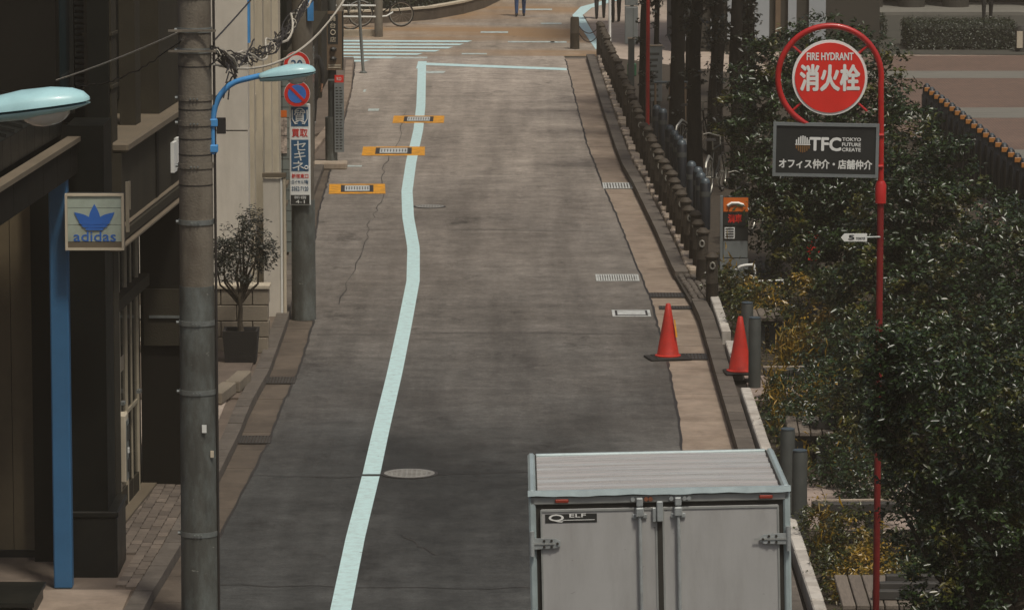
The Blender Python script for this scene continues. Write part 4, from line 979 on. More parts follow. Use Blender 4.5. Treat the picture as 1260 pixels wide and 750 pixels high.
def bicycle(label, loc, rz, m_frame, group='bicycles'):
    t = thing('bicycle', label, 'bicycle', loc, rz, group)
    for x in (0, 1.05):
        w = bpy.data.objects.new('wheel', None); col.objects.link(w); w.parent = t; w.location = (x, 0, .335)
        MB().tube([(.315 * math.cos(q), 0, .315 * math.sin(q)) for q in np.linspace(0, 2 * math.pi, 33)[:-1]], .020, 6, True).build('tyre', M['rubber'], w, 60)
        MB().tube([(.292 * math.cos(q), 0, .292 * math.sin(q)) for q in np.linspace(0, 2 * math.pi, 33)[:-1]], .013, 6, True).build('rim', M['chain'], w, 60)
        b = MB()
        for k in range(14):
            q = k * 2 * math.pi / 14; b.cyl((.02 * math.cos(q + .5), .015 * (-1) ** k, .02 * math.sin(q + .5)), (.285 * math.cos(q), 0, .285 * math.sin(q)), .0025, n=4)
        b.cyl((0, -.04, 0), (0, .04, 0), .022, n=10); b.build('spokes', M['chain'], w)
    f = MB()
    bb = (.43, 0, .29); st = (.30, 0, .78); hd0 = (.93, 0, .62); hd1 = (.89, 0, .80); rw = (0, 0, .335); fw = (1.05, 0, .335)
    for a_, b_, r in [(bb, st, .016), (bb, hd0, .018), (st, hd1, .016), (hd0, hd1, .018)]: f.cyl(a_, b_, r, n=8)
    for s_ in (-.04, .04):
        f.cyl((rw[0], s_, rw[2]), (bb[0], s_ * .6, bb[2]), .009, n=6); f.cyl((rw[0], s_, rw[2]), (st[0], s_ * .4, st[2] - .05), .008, n=6); f.cyl((fw[0], s_, fw[2]), (hd0[0], s_ * .6, hd0[2]), .012, n=6)
    f.build('frame', m_frame, t, 50)
    MB().cyl(st, (.28, 0, .92), .013, n=8).build('seat_post', M['chain'], t, 50)
    MB().add([(.12, -.09, .94), (.12, .09, .94), (.28, .06, .93), (.42, .02, .92), (.42, -.02, .92), (.28, -.06, .93), (.14, -.07, .98), (.14, .07, .98), (.28, .045, .975), (.40, .012, .955), (.40, -.012, .955), (.28, -.045, .975)],
             [(5, 4, 3, 2, 1, 0), (6, 7, 8, 9, 10, 11), (0, 1, 7, 6), (1, 2, 8, 7), (2, 3, 9, 8), (3, 4, 10, 9), (4, 5, 11, 10), (5, 0, 6, 11)]).build('saddle', M['rubber'], t, 50)
    MB().tube([(.80, -.28, .98), (.88, -.2, 1.0), (.88, -.05, .96), (.88, .05, .96), (.88, .2, 1.0), (.80, .28, .98)], .012, 6).build('handlebar', M['chain'], t, 60); MB().cyl(hd1, (.88, 0, .96), .014, n=8).build('stem', M['chain'], t, 50)
    c = MB(); c.tube([(.43 + .085 * math.cos(q), -.05, .29 + .085 * math.sin(q)) for q in np.linspace(0, 6.28, 16)[:-1]], .006, 5, True); c.cyl((.43, -.05, .29), (.50, -.06, .14), .009, n=6); c.cyl((.43, .05, .29), (.36, .06, .44), .009, n=6); c.cyl((.43, -.06, .29), (.43, .06, .29), .014, n=8)
    c.build('crank', M['chain'], t, 60)
    for s_, p in ((-1, (.50, -.11, .14)), (1, (.36, .11, .44))): boxp('pedal', M['rubber'], t, p[0] - .04, p[0] + .04, p[1] - .04, p[1] + .04, p[2] - .012, p[2] + .012)
    MB().tube([(-.30, 0, .40), (-.22, 0, .60), (0, 0, .70), (.2, 0, .62)], .022, 6).build('mudguard', M['chain'], t, 60)
    MB().tube([(.95, -.17, .80), (1.22, -.17, .80), (1.22, .17, .80), (.95, .17, .80)], .008, 5, True).build('basket', M['rubber'], t)
    return t
bicycle('dark bicycle parked beyond the concrete railing, its front wheel clear of the post', (-3.92, 113.6, 0), R(4), M['black_metal'])
bicycle('dark bicycle parked behind the two white rails', (-5.2, 112.6, 0), R(-2), M['black_metal'])
# hedge bed with low wall
hb = thing('hedge_wall', 'low curved stone wall edging the dark hedge beyond the crossing', 'wall', (0, 0, 0))
HW = [(-4.4, 114.6), (-3.0, 115.3), (-2.1, 116.4), (-1.3, 118.6), (-.75, 121.0), (-.35, 124.0), (-.1, 128)]
for k in range(len(HW) - 1):
    (x0, y0), (x1, y1) = HW[k], HW[k + 1]; d = Vector((x1 - x0, y1 - y0, 0)).normalized(); n_v = Vector((-d.y, d.x, 0)) * .22
    MB().prism([(x0, y0), (x1, y1), (x1 + n_v.x, y1 + n_v.y), (x0 + n_v.x, y0 + n_v.y)], 0, .30).build('wall_stone', M['gutter_dark'], hb)
    MB().prism([(x0 + .02, y0 - .03), (x1 + .02, y1 - .03), (x1 + n_v.x, y1 + n_v.y), (x0 + n_v.x, y0 + n_v.y)], .302, .35).build('coping', M['cream'], hb)
def hedge(name, label, x0, x1, y0, y1, z0, z1, n, lm, ls=.05):
    t = thing(name, label, 'hedge', ((x0 + x1) / 2, (y0 + y1) / 2, z0)); hx, hy, hz = (x1 - x0) / 2, (y1 - y0) / 2, z1 - z0
    MB().cbox(-hx + .05, hx - .05, -hy + .05, hy - .05, 0, hz - .05, b=.08).build('branches', M['hedge_core'], t)
    P_ = rng.uniform(-1, 1, (n, 3)); ax = rng.integers(0, 5, n); N_ = np.zeros((n, 3))
    P_[ax == 0, 1] = -1; N_[ax == 0, 1] = -1; P_[ax == 1, 2] = 1; N_[ax == 1, 2] = 1; P_[ax == 2, 2] = 1; N_[ax == 2, 2] = 1; P_[ax == 3, 0] = 1; N_[ax == 3, 0] = 1; P_[ax == 4, 0] = -1; N_[ax == 4, 0] = -1
    P_ = P_ * np.array([hx, hy, hz / 2]) + np.array([0, 0, hz / 2]) + rng.normal(0, .035, (n, 3)); P_[:, 2] = np.maximum(P_[:, 2], .03)
    link('foliage', leaf_mesh('foliage', P_, N_ + np.array([0, 0, .3]), rng.uniform(.7, 1.3, n) * ls, lm), t); return t
hedge('hedge', 'dark clipped hedge behind the low curved wall beyond the crossing', -6, -2.4, 117.2, 123, .0, 1.3, 9000, M['leaf_hedge'], .09)
hedge('hedge', 'dark hedge running along the far road behind the low wall', -2.3, -.75, 121.6, 132, .0, 1.2, 7000, M['leaf_hedge'], .09)

# ================================================================ box truck
def truck():
    t = thing('box_truck', 'grey white box truck with closed rear doors parked at the bottom right', 'truck', (.995, 29.24, 0))
    g = bpy.data.objects.new('cargo_box', None); col.objects.link(g); g.parent = t; g.location = (0, 0, 2.90); g.rotation_euler = (-R(2.0), -R(1.25), 0)
    W, L_, Z = .885, 1.95, -2.05       # half width, length, bottom
    P = lambda n, m, *a, **k: boxp(n, m, g, *a, **k)
    P('side_wall', M['truck_door'], -W + .01, -W + .05, .03, L_, Z, -.03); P('side_wall', M['truck_door'], W - .05, W - .01, .03, L_, Z, -.03); P('front_wall', M['truck_door'], -W + .05, W - .05, L_ - .05, L_ - .005, Z, -.03); P('floor', M['truck_frame'], -W + .05, W - .05, .05, L_ - .05, Z, Z + .06)
    # roof: sheet with shallow pressed ribs, rounded side rails, rear header with a bent drip edge
    n = 48; V = []
    for k in range(n + 1):
        y = .05 + (L_ - .1) * k / n; ph = (k / n) * 6.5 * 2 * math.pi; z = -.026 + .0045 * max(-.6, math.sin(ph))
        V += [(-W + .05, y, z), (-.3, y, z + .006), (.3, y, z + .006), (W - .05, y, z)]
    MB().add(V, [(i * 4 + j, i * 4 + j + 1, i * 4 + j + 5, i * 4 + j + 4) for i in range(n) for j in range(3)]).build('roof_sheet', M['truck_roof'], g, 50)
    P('roof_rail', M['truck_trim'], -W, -W + .052, .04, L_, -.07, -.004, bev=.015); P('roof_rail', M['truck_trim'], W - .052, W, .04, L_, -.07, -.004, bev=.015); P('roof_rail', M['truck_trim'], -W + .053, W - .053, L_ - .05, L_, -.07, -.008, bev=.01)
    P('roof_rail_seal', M['seal'], -W + .053, -W + .062, .05, L_ - .05, -.03, -.012); P('roof_rail_seal', M['seal'], W - .062, W - .053, .05, L_ - .05, -.03, -.012)
    b = MB(); n = 30; V = []
    for k in range(n + 1):
        x = -W - .004 + (2 * W + .008) * k / n; wv = .0025 * math.sin(k * 1.7) + .003 * math.sin(k * .6 + 1)
        V += [(x, .05, -.006), (x, -.012, -.004 + wv * .3), (x, -.022, -.040 + wv), (x, -.014, -.040 + wv), (x, .04, -.03)]
    b.add(V, [(i * 5 + j, i * 5 + j + 1, i * 5 + j + 6, i * 5 + j + 5) for i in range(n) for j in range(4)]); b.build('drip_edge', M['truck_trim'], g, 40)
    P('rivet_line', M['seal'], -W + .06, W - .06, .051, .056, -.025, -.010)
    P('header', M['truck_frame'], -W + .01, W - .01, .0, .05, -.098, -.045, bev=.006)
    P('corner_post', M['truck_trim'], -W, -W + .048, .0, .05, Z, -.046, bev=.012); P('corner_post', M['truck_trim'], W - .048, W, .0, .05, Z, -.046, bev=.012)
    P('sill', M['truck_frame'], -W + .063, W - .063, .0, .05, Z, Z + .1)
    P('door_seal', M['seal'], -W + .05, W - .05, .018, .05, Z + .101, -.0985)
    for s_ in (-1, 1):
        d = bpy.data.objects.new('door', None); col.objects.link(d); d.parent = g
        x0, x1 = (-W + .078, -.018) if s_ < 0 else (.018 + .0, W - .078)
        boxp('door_leaf', M['truck_door'], d, x0, x1, -.005, .017, Z + .13, -.130, bev=.008)
        boxp('edge_trim', M['truck_frame'], d, x0 + .002, x1 - .002, -.011, -.0055, -.146, -.131); boxp('edge_trim', M['truck_frame'], d, (x0 if s_ < 0 else x1 - .012), (x0 + .012 if s_ < 0 else x1), -.011, -.0055, Z + .13, -.147)
        boxp('edge_trim', M['truck_frame'], d, (x1 - .012 if s_ < 0 else x0), (x1 if s_ < 0 else x0 + .012), -.011, -.0055, Z + .13, -.147)
        xr = -.135 if s_ < 0 else .125
        MB().cyl((xr, -.032, Z + .05), (xr, -.032, -.10), .012, n=12).build('lock_rod', M['truck_steel'], d, 40)
        boxp('rod_keeper', M['truck_steel'], d, xr - .028, xr + .028, -.052, -.006, -.19, -.125, bev=.008); boxp('rod_keeper_plate', M['truck_steel'], d, xr - .05, xr + .05, -.02, -.0115, -.205, -.17, bev=.006)
        boxp('rod_keeper', M['truck_steel'], d, xr - .03, xr + .03, -.05, -.006, -1.2, -1.13, bev=.008)
        boxp('rod_cam', M['truck_steel'], d, xr - .022, xr + .022, -.05, -.004, -.118, -.06, bev=.006)
        for q in (-.045, .045, .075): 
            MB().cyl((xr + q, -.022, -.072), (xr + q, .004, -.072), .015, n=10).build('rod_cam_bolt', M['rust'] if (s_ < 0 and q > 0) else M['truck_steel'], d, 40)
        boxp('latch_handle', M['truck_steel'], d, xr - .02, xr + .30 * -s_ * -1 if s_ > 0 else xr + .02, -.07, -.045, -1.42, -1.38)
        for z in (-.36, -1.05, -1.75):
            hx = -W + .03 if s_ < 0 else W - .03; sg = 1 if s_ < 0 else -1
            h = MB().vprism([(hx, z - .038), (hx + sg * .15, z - .032), (hx + sg * .18, z - .016), (hx + sg * .18, z + .016), (hx + sg * .15, z + .032), (hx, z + .038)][::sg], -.024, -.0125).build('hinge', M['truck_steel'], d)
            MB().cyl((hx - sg * .012, -.02, z - .085), (hx - sg * .012, -.02, z + .085), .017, n=10).build('hinge_pin', M['truck_steel'], d, 40)
            for q, zz in ((.07, .02), (.07, -.02), (.12, .02), (.12, -.02), (.16, 0)): MB().cyl((hx + sg * q, -.032, z + zz), (hx + sg * q, -.0245, z + zz), .009, n=8).build('hinge_bolt', M['seal'], d)
            boxp('hinge_rib', M['truck_frame'], d, min(hx, hx + sg * .22), max(hx, hx + sg * .14), -.029, -.0245, z - .006, z + .006)
    P('centre_gap', M['seal'], -.0165, .0165, -.012, .012, Z + .13, -.13)
    P('lock_plate', M['truck_steel'], -.05, -.022, -.03, -.006, -.23, -.13, bev=.005); P('lock_hasp', M['truck_steel'], -.021, .022, -.045, -.013, -.225, -.085, bev=.006)
    for x in (-.66, .72): P('marker_lamp', M['marker'], x - .046, x + .046, -.018, -.001, -.088, -.060, bev=.007)
    # sticker
    P('sticker', M['sign_black'], -.775, -.425, -.0075, -.0055, -.222, -.162)
    text('Q', M['sign_white'], g, 'sticker_lettering', .10, .052, (-.70, -.0076, -.191), off=.03); text('ELF', M['sign_white'], g, 'sticker_lettering', .11, .024, (-.555, -.0076, -.174), off=.03)
    P('sticker_stripe', M['sign_white'], -.66, -.44, -.0085, -.0077, -.206, -.202)
    # chassis, wheels, cab (below the frame)
    boxp('chassis', M['rubber'], t, -.4, .4, .05, 4.0, .55, .84); boxp('rear_bumper', M['truck_frame'], t, -.84, .84, -.02, .06, .45, .58, bev=.02)
    boxp('cab', M['truck_door'], t, -.83, .83, 2.2, 3.75, .55, 1.95, bev=.12); boxp('windscreen', M['dark_glass'], t, -.72, .72, 3.74, 3.78, 1.2, 1.8)
    for s_ in (-1, 1):
        boxp('tail_lamp', M['marker'], t, s_ * .72 - .1, s_ * .72 + .1, -.045, -.021, .60, .72)
        for y in (.75, 3.2):
            w = bpy.data.objects.new('wheel', None); col.objects.link(w); w.parent = t; w.location = (s_ * .72, y, .36)
            MB().cyl((-.1, 0, 0), (.1, 0, 0), .36, n=24).build('tyre', M['rubber'], w, 40); MB().cyl((-.104, 0, 0), (.104, 0, 0), .2, n=18).build('rim', M['truck_steel'], w, 40)
truck()

# ================================================================ right side: hydrant sign, cones, fence, bollards, benches
def hydrant():
    t = thing('fire_hydrant_sign', 'red pole with hooped pipe around a round red fire hydrant sign', 'fire hydrant sign', (2.83, 33.5, 0))
    MB().cyl((0, 0, 0), (0, 0, 4.38), .026, n=16).build('lower_pole', M['pipe_shaded'], t, 40); MB().lathe([(.043, 4.36), (.043, 4.50), (.03, 4.53)], n=16).build('collar', M['pipe_red'], t, 40)
    C_ = Vector((-.40, 0, 5.325)); r = .395
    pts = [(0, 0, 4.5), (-.002, 0, 4.9)] + [(C_.x + r * math.cos(q), 0, C_.z + r * math.sin(q)) for q in np.linspace(-.12, R(246), 44)]
    MB().tube(pts, [.023] * (len(pts) - 3) + [.023, .020, .016], 12).build('hoop_pipe', M['pipe_red'], t, 60)
    for q in (40, 140, 222, 318): 
        d = Vector((math.cos(R(q)), 0, math.sin(R(q)))); MB().cyl(C_ + d * .28, C_ + d * .385, .010, n=8).build('stay', M['pipe_red'], t, 40)
    MB().cyl((-.40, -.02, 5.325), (-.40, .012, 5.325), .288, n=48).build('disc_rim', M['sign_white'], t, 30)
    MB().cyl((-.40, -.026, 5.325), (-.40, -.0205, 5.325), .268, n=48).build('disc_face', M['sign_red'], t, 30)
    text('FIRE HYDRANT', M['sign_white'], t, 'lettering', .355, .056, (-.40, -.0265, 5.488), off=.03)
    text('消火栓', M['sign_white'], t, 'lettering', .45, .195, (-.40, -.0265, 5.325), off=.032)
    b = bpy.data.objects.new('advert_board', None); col.objects.link(b); b.parent = t; b.location = (-.425, -.01, 4.77); b.rotation_euler = (0, R(.8), R(-3))
    w, h = .405, .207
    boxp('panel', M['sign_black'], b, -w + .022, w - .022, -.006, .012, -h + .022, h - .022)
    for a in ((-w, w, h - .024, h), (-w, w, -h, -h + .024), (-w, -w + .024, -h + .0245, h - .0245), (w - .024, w, -h + .0245, h - .0245)): boxp('frame_bar', M['sheet_grey'], b, a[0], a[1], -.016, .016, a[2], a[3])
    S = M['sign_white']
    text('TFC', S, b, 'lettering', .235, .098, (-.005, -.0065, .045), off=.045)
    for k, (s_, z) in enumerate((('TOKYO', .085), ('FUTURE', .045), ('CREATE', .006))): text(s_, S, b, 'lettering', .142, .026, (.195, -.0065, z), off=.04)
    text('オフィス仲介・店舗仲介', S, b, 'lettering', .71, .070, (0, -.0065, -.108), off=.03)
    # emblem: bars over a split diamond
    for k in range(7):
        x = -.225 + k * .016; hh = [.02, .036, .046, .05, .046, .036, .02][k]; boxp('emblem_bar', S, b, x - .005, x + .005, -.0095, -.0065, .045, .045 + hh + .012)
        boxp('emblem_bar', M['emblem_brown'], b, x - .005, x + .005, -.0095, -.0065, .033 - hh - .006, .033)
    boxp('emblem_bar', S, b, -.235, -.119, -.0105, -.0096, .036, .043)
    for z in (-.12, .12): MB().cyl((.40, .01, z), (.44, .012, z), .014, n=8).build('clamp', M['pipe_red'], b, 40)
M['emblem_brown'] = mat('emblem_brown', '#7a5a34', .5, var=.1)
hydrant()

def cone(label, x, y, z, rz, tilt=0):
    t = thing('traffic_cone', label, 'traffic cone', (x, y, z), R(rz), 'red traffic cones')
    b = MB(); b.lathe([(.150, .03), (.140, .05), (.098, .30), (.055, .55), (.030, .69), (.022, .70)], n=24); b.build('cone', M['cone'], t, 40)
    MB().cbox(-.19, .19, -.19, .19, 0, .032, b=.012).build('base', M['rubber'], t)
    MB().lathe([(.165, .033), (.165, .045), (.15, .052)], n=24).build('collar', M['cone'], t, 40)
    return t
c = cone('red traffic cone with yellow tag standing on the gutter edge', 1.97, 54.86, .004, 12)
MB().add([(.055, -.075, .5), (.075, -.066, .5), (.10, -.095, .28), (.075, -.105, .28)], [(0, 1, 2, 3)]).build('yellow_tag', M['yellow'], c)
MB().cbox(-.27, .27, -.2, .2, -.002, .022, b=.008).build('weight_mat', M['rubber'], c)
cone('plain red traffic cone on the raised pavement beside the grey bollard', 2.74 + .03, 52.75, .13 + .0, 4)

# chain fence with imitation wood posts
fe = thing('chain_fence', 'long row of brown capped posts linked by chain along the right kerb', 'fence', (0, 0, 0))
FX = [(2.74, 59.4), (2.69, 63.5), (2.60, 67), (2.47, 72.6), (2.34, 79.8), (2.29, 86.9), (2.21, 93.7), (2.09, 104)]
post = MB().lathe([(.088, 0), (.083, .35), (.087, .36), (.083, .37), (.080, .70), (.078, .705)], n=12).mesh('post', M['wood_post'], 40)
capm = MB().lathe([(.075, .705), (.094, .715), (.098, .735), (.08, .755), (.045, .79), (.0, .795)], n=12).mesh('post_cap', M['post_cap'], 40)
ringm = MB().tube([(.032 * math.cos(q), -.088, .60 + .045 * math.sin(q)) for q in np.linspace(0, 6.28, 9)[:-1]], .012, 5, True).mesh('ring', M['chain'], 40)
FY = [59.4, 61.9] + list(np.arange(63.2, 79.0, .94)) + list(np.arange(79.9, 104.2, .97)); prev = None
for k, y in enumerate(FY):
    x = interp(FX, y) + random.uniform(-.015, .015); zb = .02
    p = link('post', post, fe, (x, y, zb)); p.rotation_euler = (R(random.uniform(-1.2, 1.2)), R(random.uniform(-1.2, 1.2)), random.uniform(0, 6)); sc_ = random.uniform(.97, 1.04); p.scale = (1, 1, sc_)
    c_ = link('post_cap', capm, p); 
    r_ = link('ring', ringm, fe, (x, y, zb))
    if prev and y - prev[1] < 1.3:
        for z, sg in ((.66, .05), (.42, .08)):
            pts = [Vector((prev[0] + (x - prev[0]) * s_, prev[1] + (y - prev[1]) * s_, zb + z - sg * 4 * s_ * (1 - s_))) for s_ in np.linspace(.06, .94, 7)]
            MB().tube(pts, .013, 5).build('chain', M['chain'], fe, 60)
    prev = (x, y)
t = thing('wooden_bollard', 'single brown wooden bollard at the crossing, chained to the first fence post', 'bollard', (1.52, 106.2, 0))
MB().lathe([(.115, 0), (.11, .36), (.118, .38), (.11, .40), (.105, .74), (.09, .77)], n=14).build('post', M['wood_post'], t, 40)
for z, sg in ((.55, .16), (.38, .2)):
    MB().tube([(.1 + .47 * s_, -.4 * s_, z - sg * 4 * s_ * (1 - s_)) for s_ in np.linspace(0, 1, 12)], .012, 5).build('chain', M['wire'], t, 60)

# blue bollards with silver caps behind the fence
BB = [(2.70, 81.6), (2.79, 80.9), (2.80, 77.6), (2.85, 76.65), (2.88, 75.8), (2.91, 74.9), (2.93, 71.3), (3.0, 70.4), (3.01, 69.6), (3.04, 68.7)]
pos_words = ['farthest', 'second farthest', 'third farthest', 'fourth farthest', 'fifth farthest', 'fifth nearest', 'fourth nearest', 'third nearest', 'second nearest', 'nearest']
bm1 = MB().lathe([(.085, 0), (.085, .72), (.07, .74)], n=14).mesh('post', M['bollard_blue'], 40); bm2 = MB().lathe([(.078, .735), (.07, .78), (.04, .81), (0, .82)], n=14).mesh('cap', M['cap_silver'], 40)
bm3 = MB().lathe([(.087, .52), (.087, .6)], n=14).mesh('band', M['bollard_grey'], 40)
for (x, y), w in zip(BB, pos_words):
    t = thing('blue_bollard', f'dark blue bollard with silver cap behind the post fence, {w} of ten', 'bollard', (x, y, .015), 0, 'dark blue bollards behind the fence')
    link('post', bm1, t); link('cap', bm2, t); link('band', bm3, t)
# plaza fence at the right
pf = thing('plaza_fence', 'dark blue green picket fence with orange reflectors along the plaza at right', 'fence', (0, 0, 0))
pk = MB().box(-.075, .075, -.05, .05, 0, .98).mesh('picket', M['bollard_blue']); pc = MB().lathe([(.075, .98), (.078, 1.02), (.06, 1.09), (.0, 1.12)], n=12).mesh('cap', M['bollard_blue'], 50); rf = MB().cbox(-.052, .052, -.085, -.0755, .98, 1.06, b=.006).mesh('reflector', M['reflector'])
ct = MB().lathe([(.05, 1.085), (.035, 1.12), (0, 1.13)], n=10).mesh('cap_top', M['cap_silver'], 50)
k = 0; y = 58.0
while y < 82.6:
    x = 7.83 + (82.4 - y) * .016; p = link('picket', pk, pf, (x, y, .02)); link('cap', pc, p); link('reflector', rf, p); link('cap_top', ct, p); y += .82
    boxp('infill_panel', M['bollard_blue'], pf, x - .025, x + .025, y - .82 + .06, y - .06, .12, .88)

# grey bollards, benches and low rails among the planting
def bollard(label, x, y, h):
    t = thing('grey_bollard', label, 'bollard', (x, y, .015), 0, 'grey bollards by the planting beds')
    MB().lathe([(.075, 0), (.075, h - .02), (.068, h)], n=18).build('post', M['bollard_grey'], t, 40); MB().lathe([(.073, h + .001), (.073, h + .012), (.05, h + .02)], n=18).build('cap', M['cap_silver'], t, 40)
bollard('grey bollard standing directly beside the plain traffic cone', 2.92, 52.25, .86)
bollard('grey bollard partly hidden behind the one beside the plain cone', 2.90, 53.6, .86)
bollard('tall grey bollard beside the truck roof corner, the nearer one', 2.84, 42.7, .86)
bollard('grey bollard just behind the nearer one at the truck roof corner', 2.80, 44.0, .86)
def low_rail(label, x0, x1, y, z, rz):
    t = thing('low_rail', label, 'rail', (x0, y, .015), R(rz)); L_ = x1 - x0
    boxp('beam', M['beam'], t, 0, L_, -.09, .09, z - .09, z, bev=.008); boxp('top_edge', M['block'], t, .0, L_, .03, .088, z + .001, z + .015)
    for x in (.16, L_ - .2):
        MB().lathe([(.09, 0), (.09, z - .095)], c=(x, -.0, 0), n=14).build('support', M['bollard_grey'], t, 40)
low_rail('dark low rail joining the bollard by the plain cone to the shrubs', 2.98, 3.8, 51.4, .38, 3)
low_rail('dark low rail beside the truck leading from bollard into the shrubs', 2.94, 3.75, 42.3, .42, 3)
def bench(label, x, y, w, l, nsl, rz=0, arms=False):
    t = thing('slatted_bench', label, 'bench', (x, y, .015), R(rz), 'slatted benches in the planting')
    sw_ = w / nsl
    for k in range(nsl): MB().cbox(k * sw_ + .006, (k + 1) * sw_ - .006, 0, l, .37, .415, b=.006).build('slat', M['plank'], t)
    for yy in (.12, l - .2): boxp('bearer', M['beam'], t, .02, w - .02, yy, yy + .08, .30, .369)
    for xx in (.08, w - .18):
        for yy in (.1, l - .2): boxp('leg', M['bollard_grey'], t, xx, xx + .1, yy, yy + .09, 0, .30)
    if arms:
        for k, yy in enumerate((.2, .55, .9)): MB().cbox(.28 + .08 * k, w + .35, yy, yy + .09, .418, .50, b=.008).build('arm_rest', M['beam'], t)
bench('weathered slatted bench at the bottom edge behind the red pole', 2.86, 37.35, .62, 1.35, 5, -1, True)
bench('small slatted bench just beyond the truck, half under shrubs', 2.96, 46.55, .5, 1.1, 4, -2, True)
bench('small slatted bench farthest back behind the grey bollards', 3.06, 55.5, .42, 1.0, 4, 0)

# pay-parking board
t = thing('parking_board', 'parking information board with orange header, black panel and grey cabinet', 'information board', (3.17, 62.0, .0))
t.scale = (.8, .8, .9)
boxp('cabinet', M['sheet_grey'], t, -.22, .24, 0, .2, 0, .42); boxp('post', M['sheet_grey'], t, -.26, -.215, -.02, .12, 0, 1.42)
boxp('board', M['sign_black'], t, -.21, .24, .05, .12, .43, 1.4); boxp('header', M['orange'], t, -.205, .235, .03, .049, 1.17, 1.39); boxp('red_panel', M['sign_black'], t, -.2, .23, .03, .049, .95, 1.16)
boxp('notice', M['sign_white'], t, -.18, .0, .035, .049, .74, .92); boxp('notice', M['sheet_grey'], t, -.2, .23, .035, .049, .44, .70)
for k in range(4): boxp('print_line', M['sign_black'], t, -.165, -.02, .031, .0345, .765 + k * .04, .782 + k * .04)
text('満車', M['sign_red'], t, 'lettering', .24, .13, (0, .029, 1.06), off=.03)
MB().tube([(-.13, .028, 1.26), (-.06, .028, 1.30), (.06, .028, 1.30), (.15, .028, 1.27)], .03, 6).build('logo_swoosh', M['sign_white'], t, 60)
for k in range(3): boxp('cabinet_seam', M['sign_black'], t, -.215, .235, -.004, -.001, .1 + k * .1, .106 + k * .1)
t = thing('white_handrail', 'bent white handrail in front of the parking board', 'handrail', (3.14, 61.5, .015))
t.scale = (.7, .7, .8)
MB().tube([(0, 0, 0), (.0, 0, .22), (.04, 0, .34), (.12, 0, .40), (.22, 0, .42), (.4, .1, .42)], .026, 8).build('rail', M['sign_white'], t, 60); MB().tube([(.4, .1, .42), (.42, .1, .3), (.42, .1, 0)], .026, 8).build('rail', M['sign_white'], t, 60)
MB().tube([(.3, -.6, 0), (.3, -.6, .18), (.34, -.6, .2), (.95, -.6, .22), (.98, -.6, 0)], .02, 8).build('low_rail', M['sign_white'], t, 60)
# red lantern-like box and arrow sign among leaves
t = thing('arrow_sign', 'small white arrow shaped direction sign between leaves left of the red pole', 'direction sign', (2.63, 33.45, 4.10))
MB().vprism([(-.105, 0), (-.08, -.03), (.095, -.03), (.095, .03), (-.08, .03)], -.006, .006).build('plate', M['sign_white'], t); text('5', M['sign_black'], t, 'lettering', .045, .035, (-.025, -.0065, .002), off=.03); text('TOKYO', M['sign_black'], t, 'lettering', .07, .016, (.045, -.0065, -.006), off=.01)
MB().cyl((.09, .0, 0), (.2, .03, 0), .008, n=6).build('stay', M['galv'], t)
t = thing('red_fire_box', 'red metal box glimpsed through the shrub leaves', 'box', (4.25, 61.4, .015))
boxp('cabinet', M['sign_red'], t, -.1, .1, -.08, .08, .42, .82, bev=.015); boxp('stand', M['bollard_grey'], t, -.05, .05, -.05, .05, 0, .42)

# far right street furniture
t = thing('control_cabinet', 'grey two part control cabinet on a thin pole behind the fence', 'cabinet', (2.68, 98.0, .02))
MB().cyl((0, 0, 0), (0, 0, 3.2), .04, n=10).build('pole', M['galv'], t, 40); boxp('cabinet', M['sheet_grey'], t, -.16, .13, -.16, .1, .72, 1.55, bev=.01); boxp('cabinet', M['sheet_grey'], t, -.16, .13, -.16, .1, 1.58, 2.6, bev=.01); boxp('door_seam', M['sign_black'], t, .02, .028, -.164, -.161, .75, 1.52); boxp('green_base', M['green_paint'], t, -.1, .1, -.1, .1, 0, .28, bev=.02)
t = thing('white_pole', 'slim white pole just left of the grey control cabinet', 'pole', (2.33, 104.5, .02))
MB().cyl((0, 0, 0), (0, 0, 3), .035, n=10).build('shaft', M['sign_white'], t, 40)
t = thing('red_pole', 'slim red pole rising behind the chain fence at the top', 'pole', (2.58, 83.2, .02))
MB().cyl((0, 0, 0), (0, 0, 5), .038, n=12).build('shaft', M['pipe_red'], t, 40)
MB().lathe([(.07, 0), (.07, .06), (.045, .1)], n=12).build('foot', M['pipe_red'], t, 40)
for (nm, lab, x, y, w, z0, z1, m, m2) in [('notice_board', 'grey printed notice board behind the red pole', 2.83, 87.6, .35, .35, 1.45, 'sheet_grey', 'bollard_grey'), ('notice_board', 'narrow grey board left of the dark tree trunk', 2.42, 88.9, .13, .1, 1.5, 'bollard_grey', 'bollard_grey'), ('notice_board', 'plain brown board between the dark tree trunks', 3.2, 86.0, .2, .3, 1.2, 'board_brown', 'board_brown')]:
    t = thing(nm, lab, 'notice board', (x, y, .02)); boxp('board', M[m], t, -w / 2, w / 2, 0, .04, z0, z1, bev=.006); boxp('cap_strip', M['block'], t, -w / 2 - .01, w / 2 + .01, -.01, .05, z1 + .001, z1 + .03)
    for s_ in (-1, 1): boxp('leg', M[m2], t, s_ * w * .35 - .02, s_ * w * .35 + .02, .0, .04, 0, z0)
    if m == 'sheet_grey':
        for k in range(8): boxp('print_block', M['bollard_grey'], t, -.14 + random.uniform(0, .04), .02 + random.uniform(0, .12), -.004, -.001, z0 + .08 + k * .12, z0 + .13 + k * .12)
t = thing('small_banner', 'small white and red banner on a blue stand behind the fence', 'sign', (3.0, 77.6, .02)); boxp('stand', M['sign_blue'], t, -.12, .12, -.1, .1, 0, .12); boxp('panel', M['sign_white'], t, -.10, .10, 0, .02, .12, .56); boxp('red_print', M['sign_red'], t, -.05, .06, -.004, -.001, .24, .40); boxp('top_clip', M['sign_blue'], t, -.03, .03, -.005, .03, .565, .60)
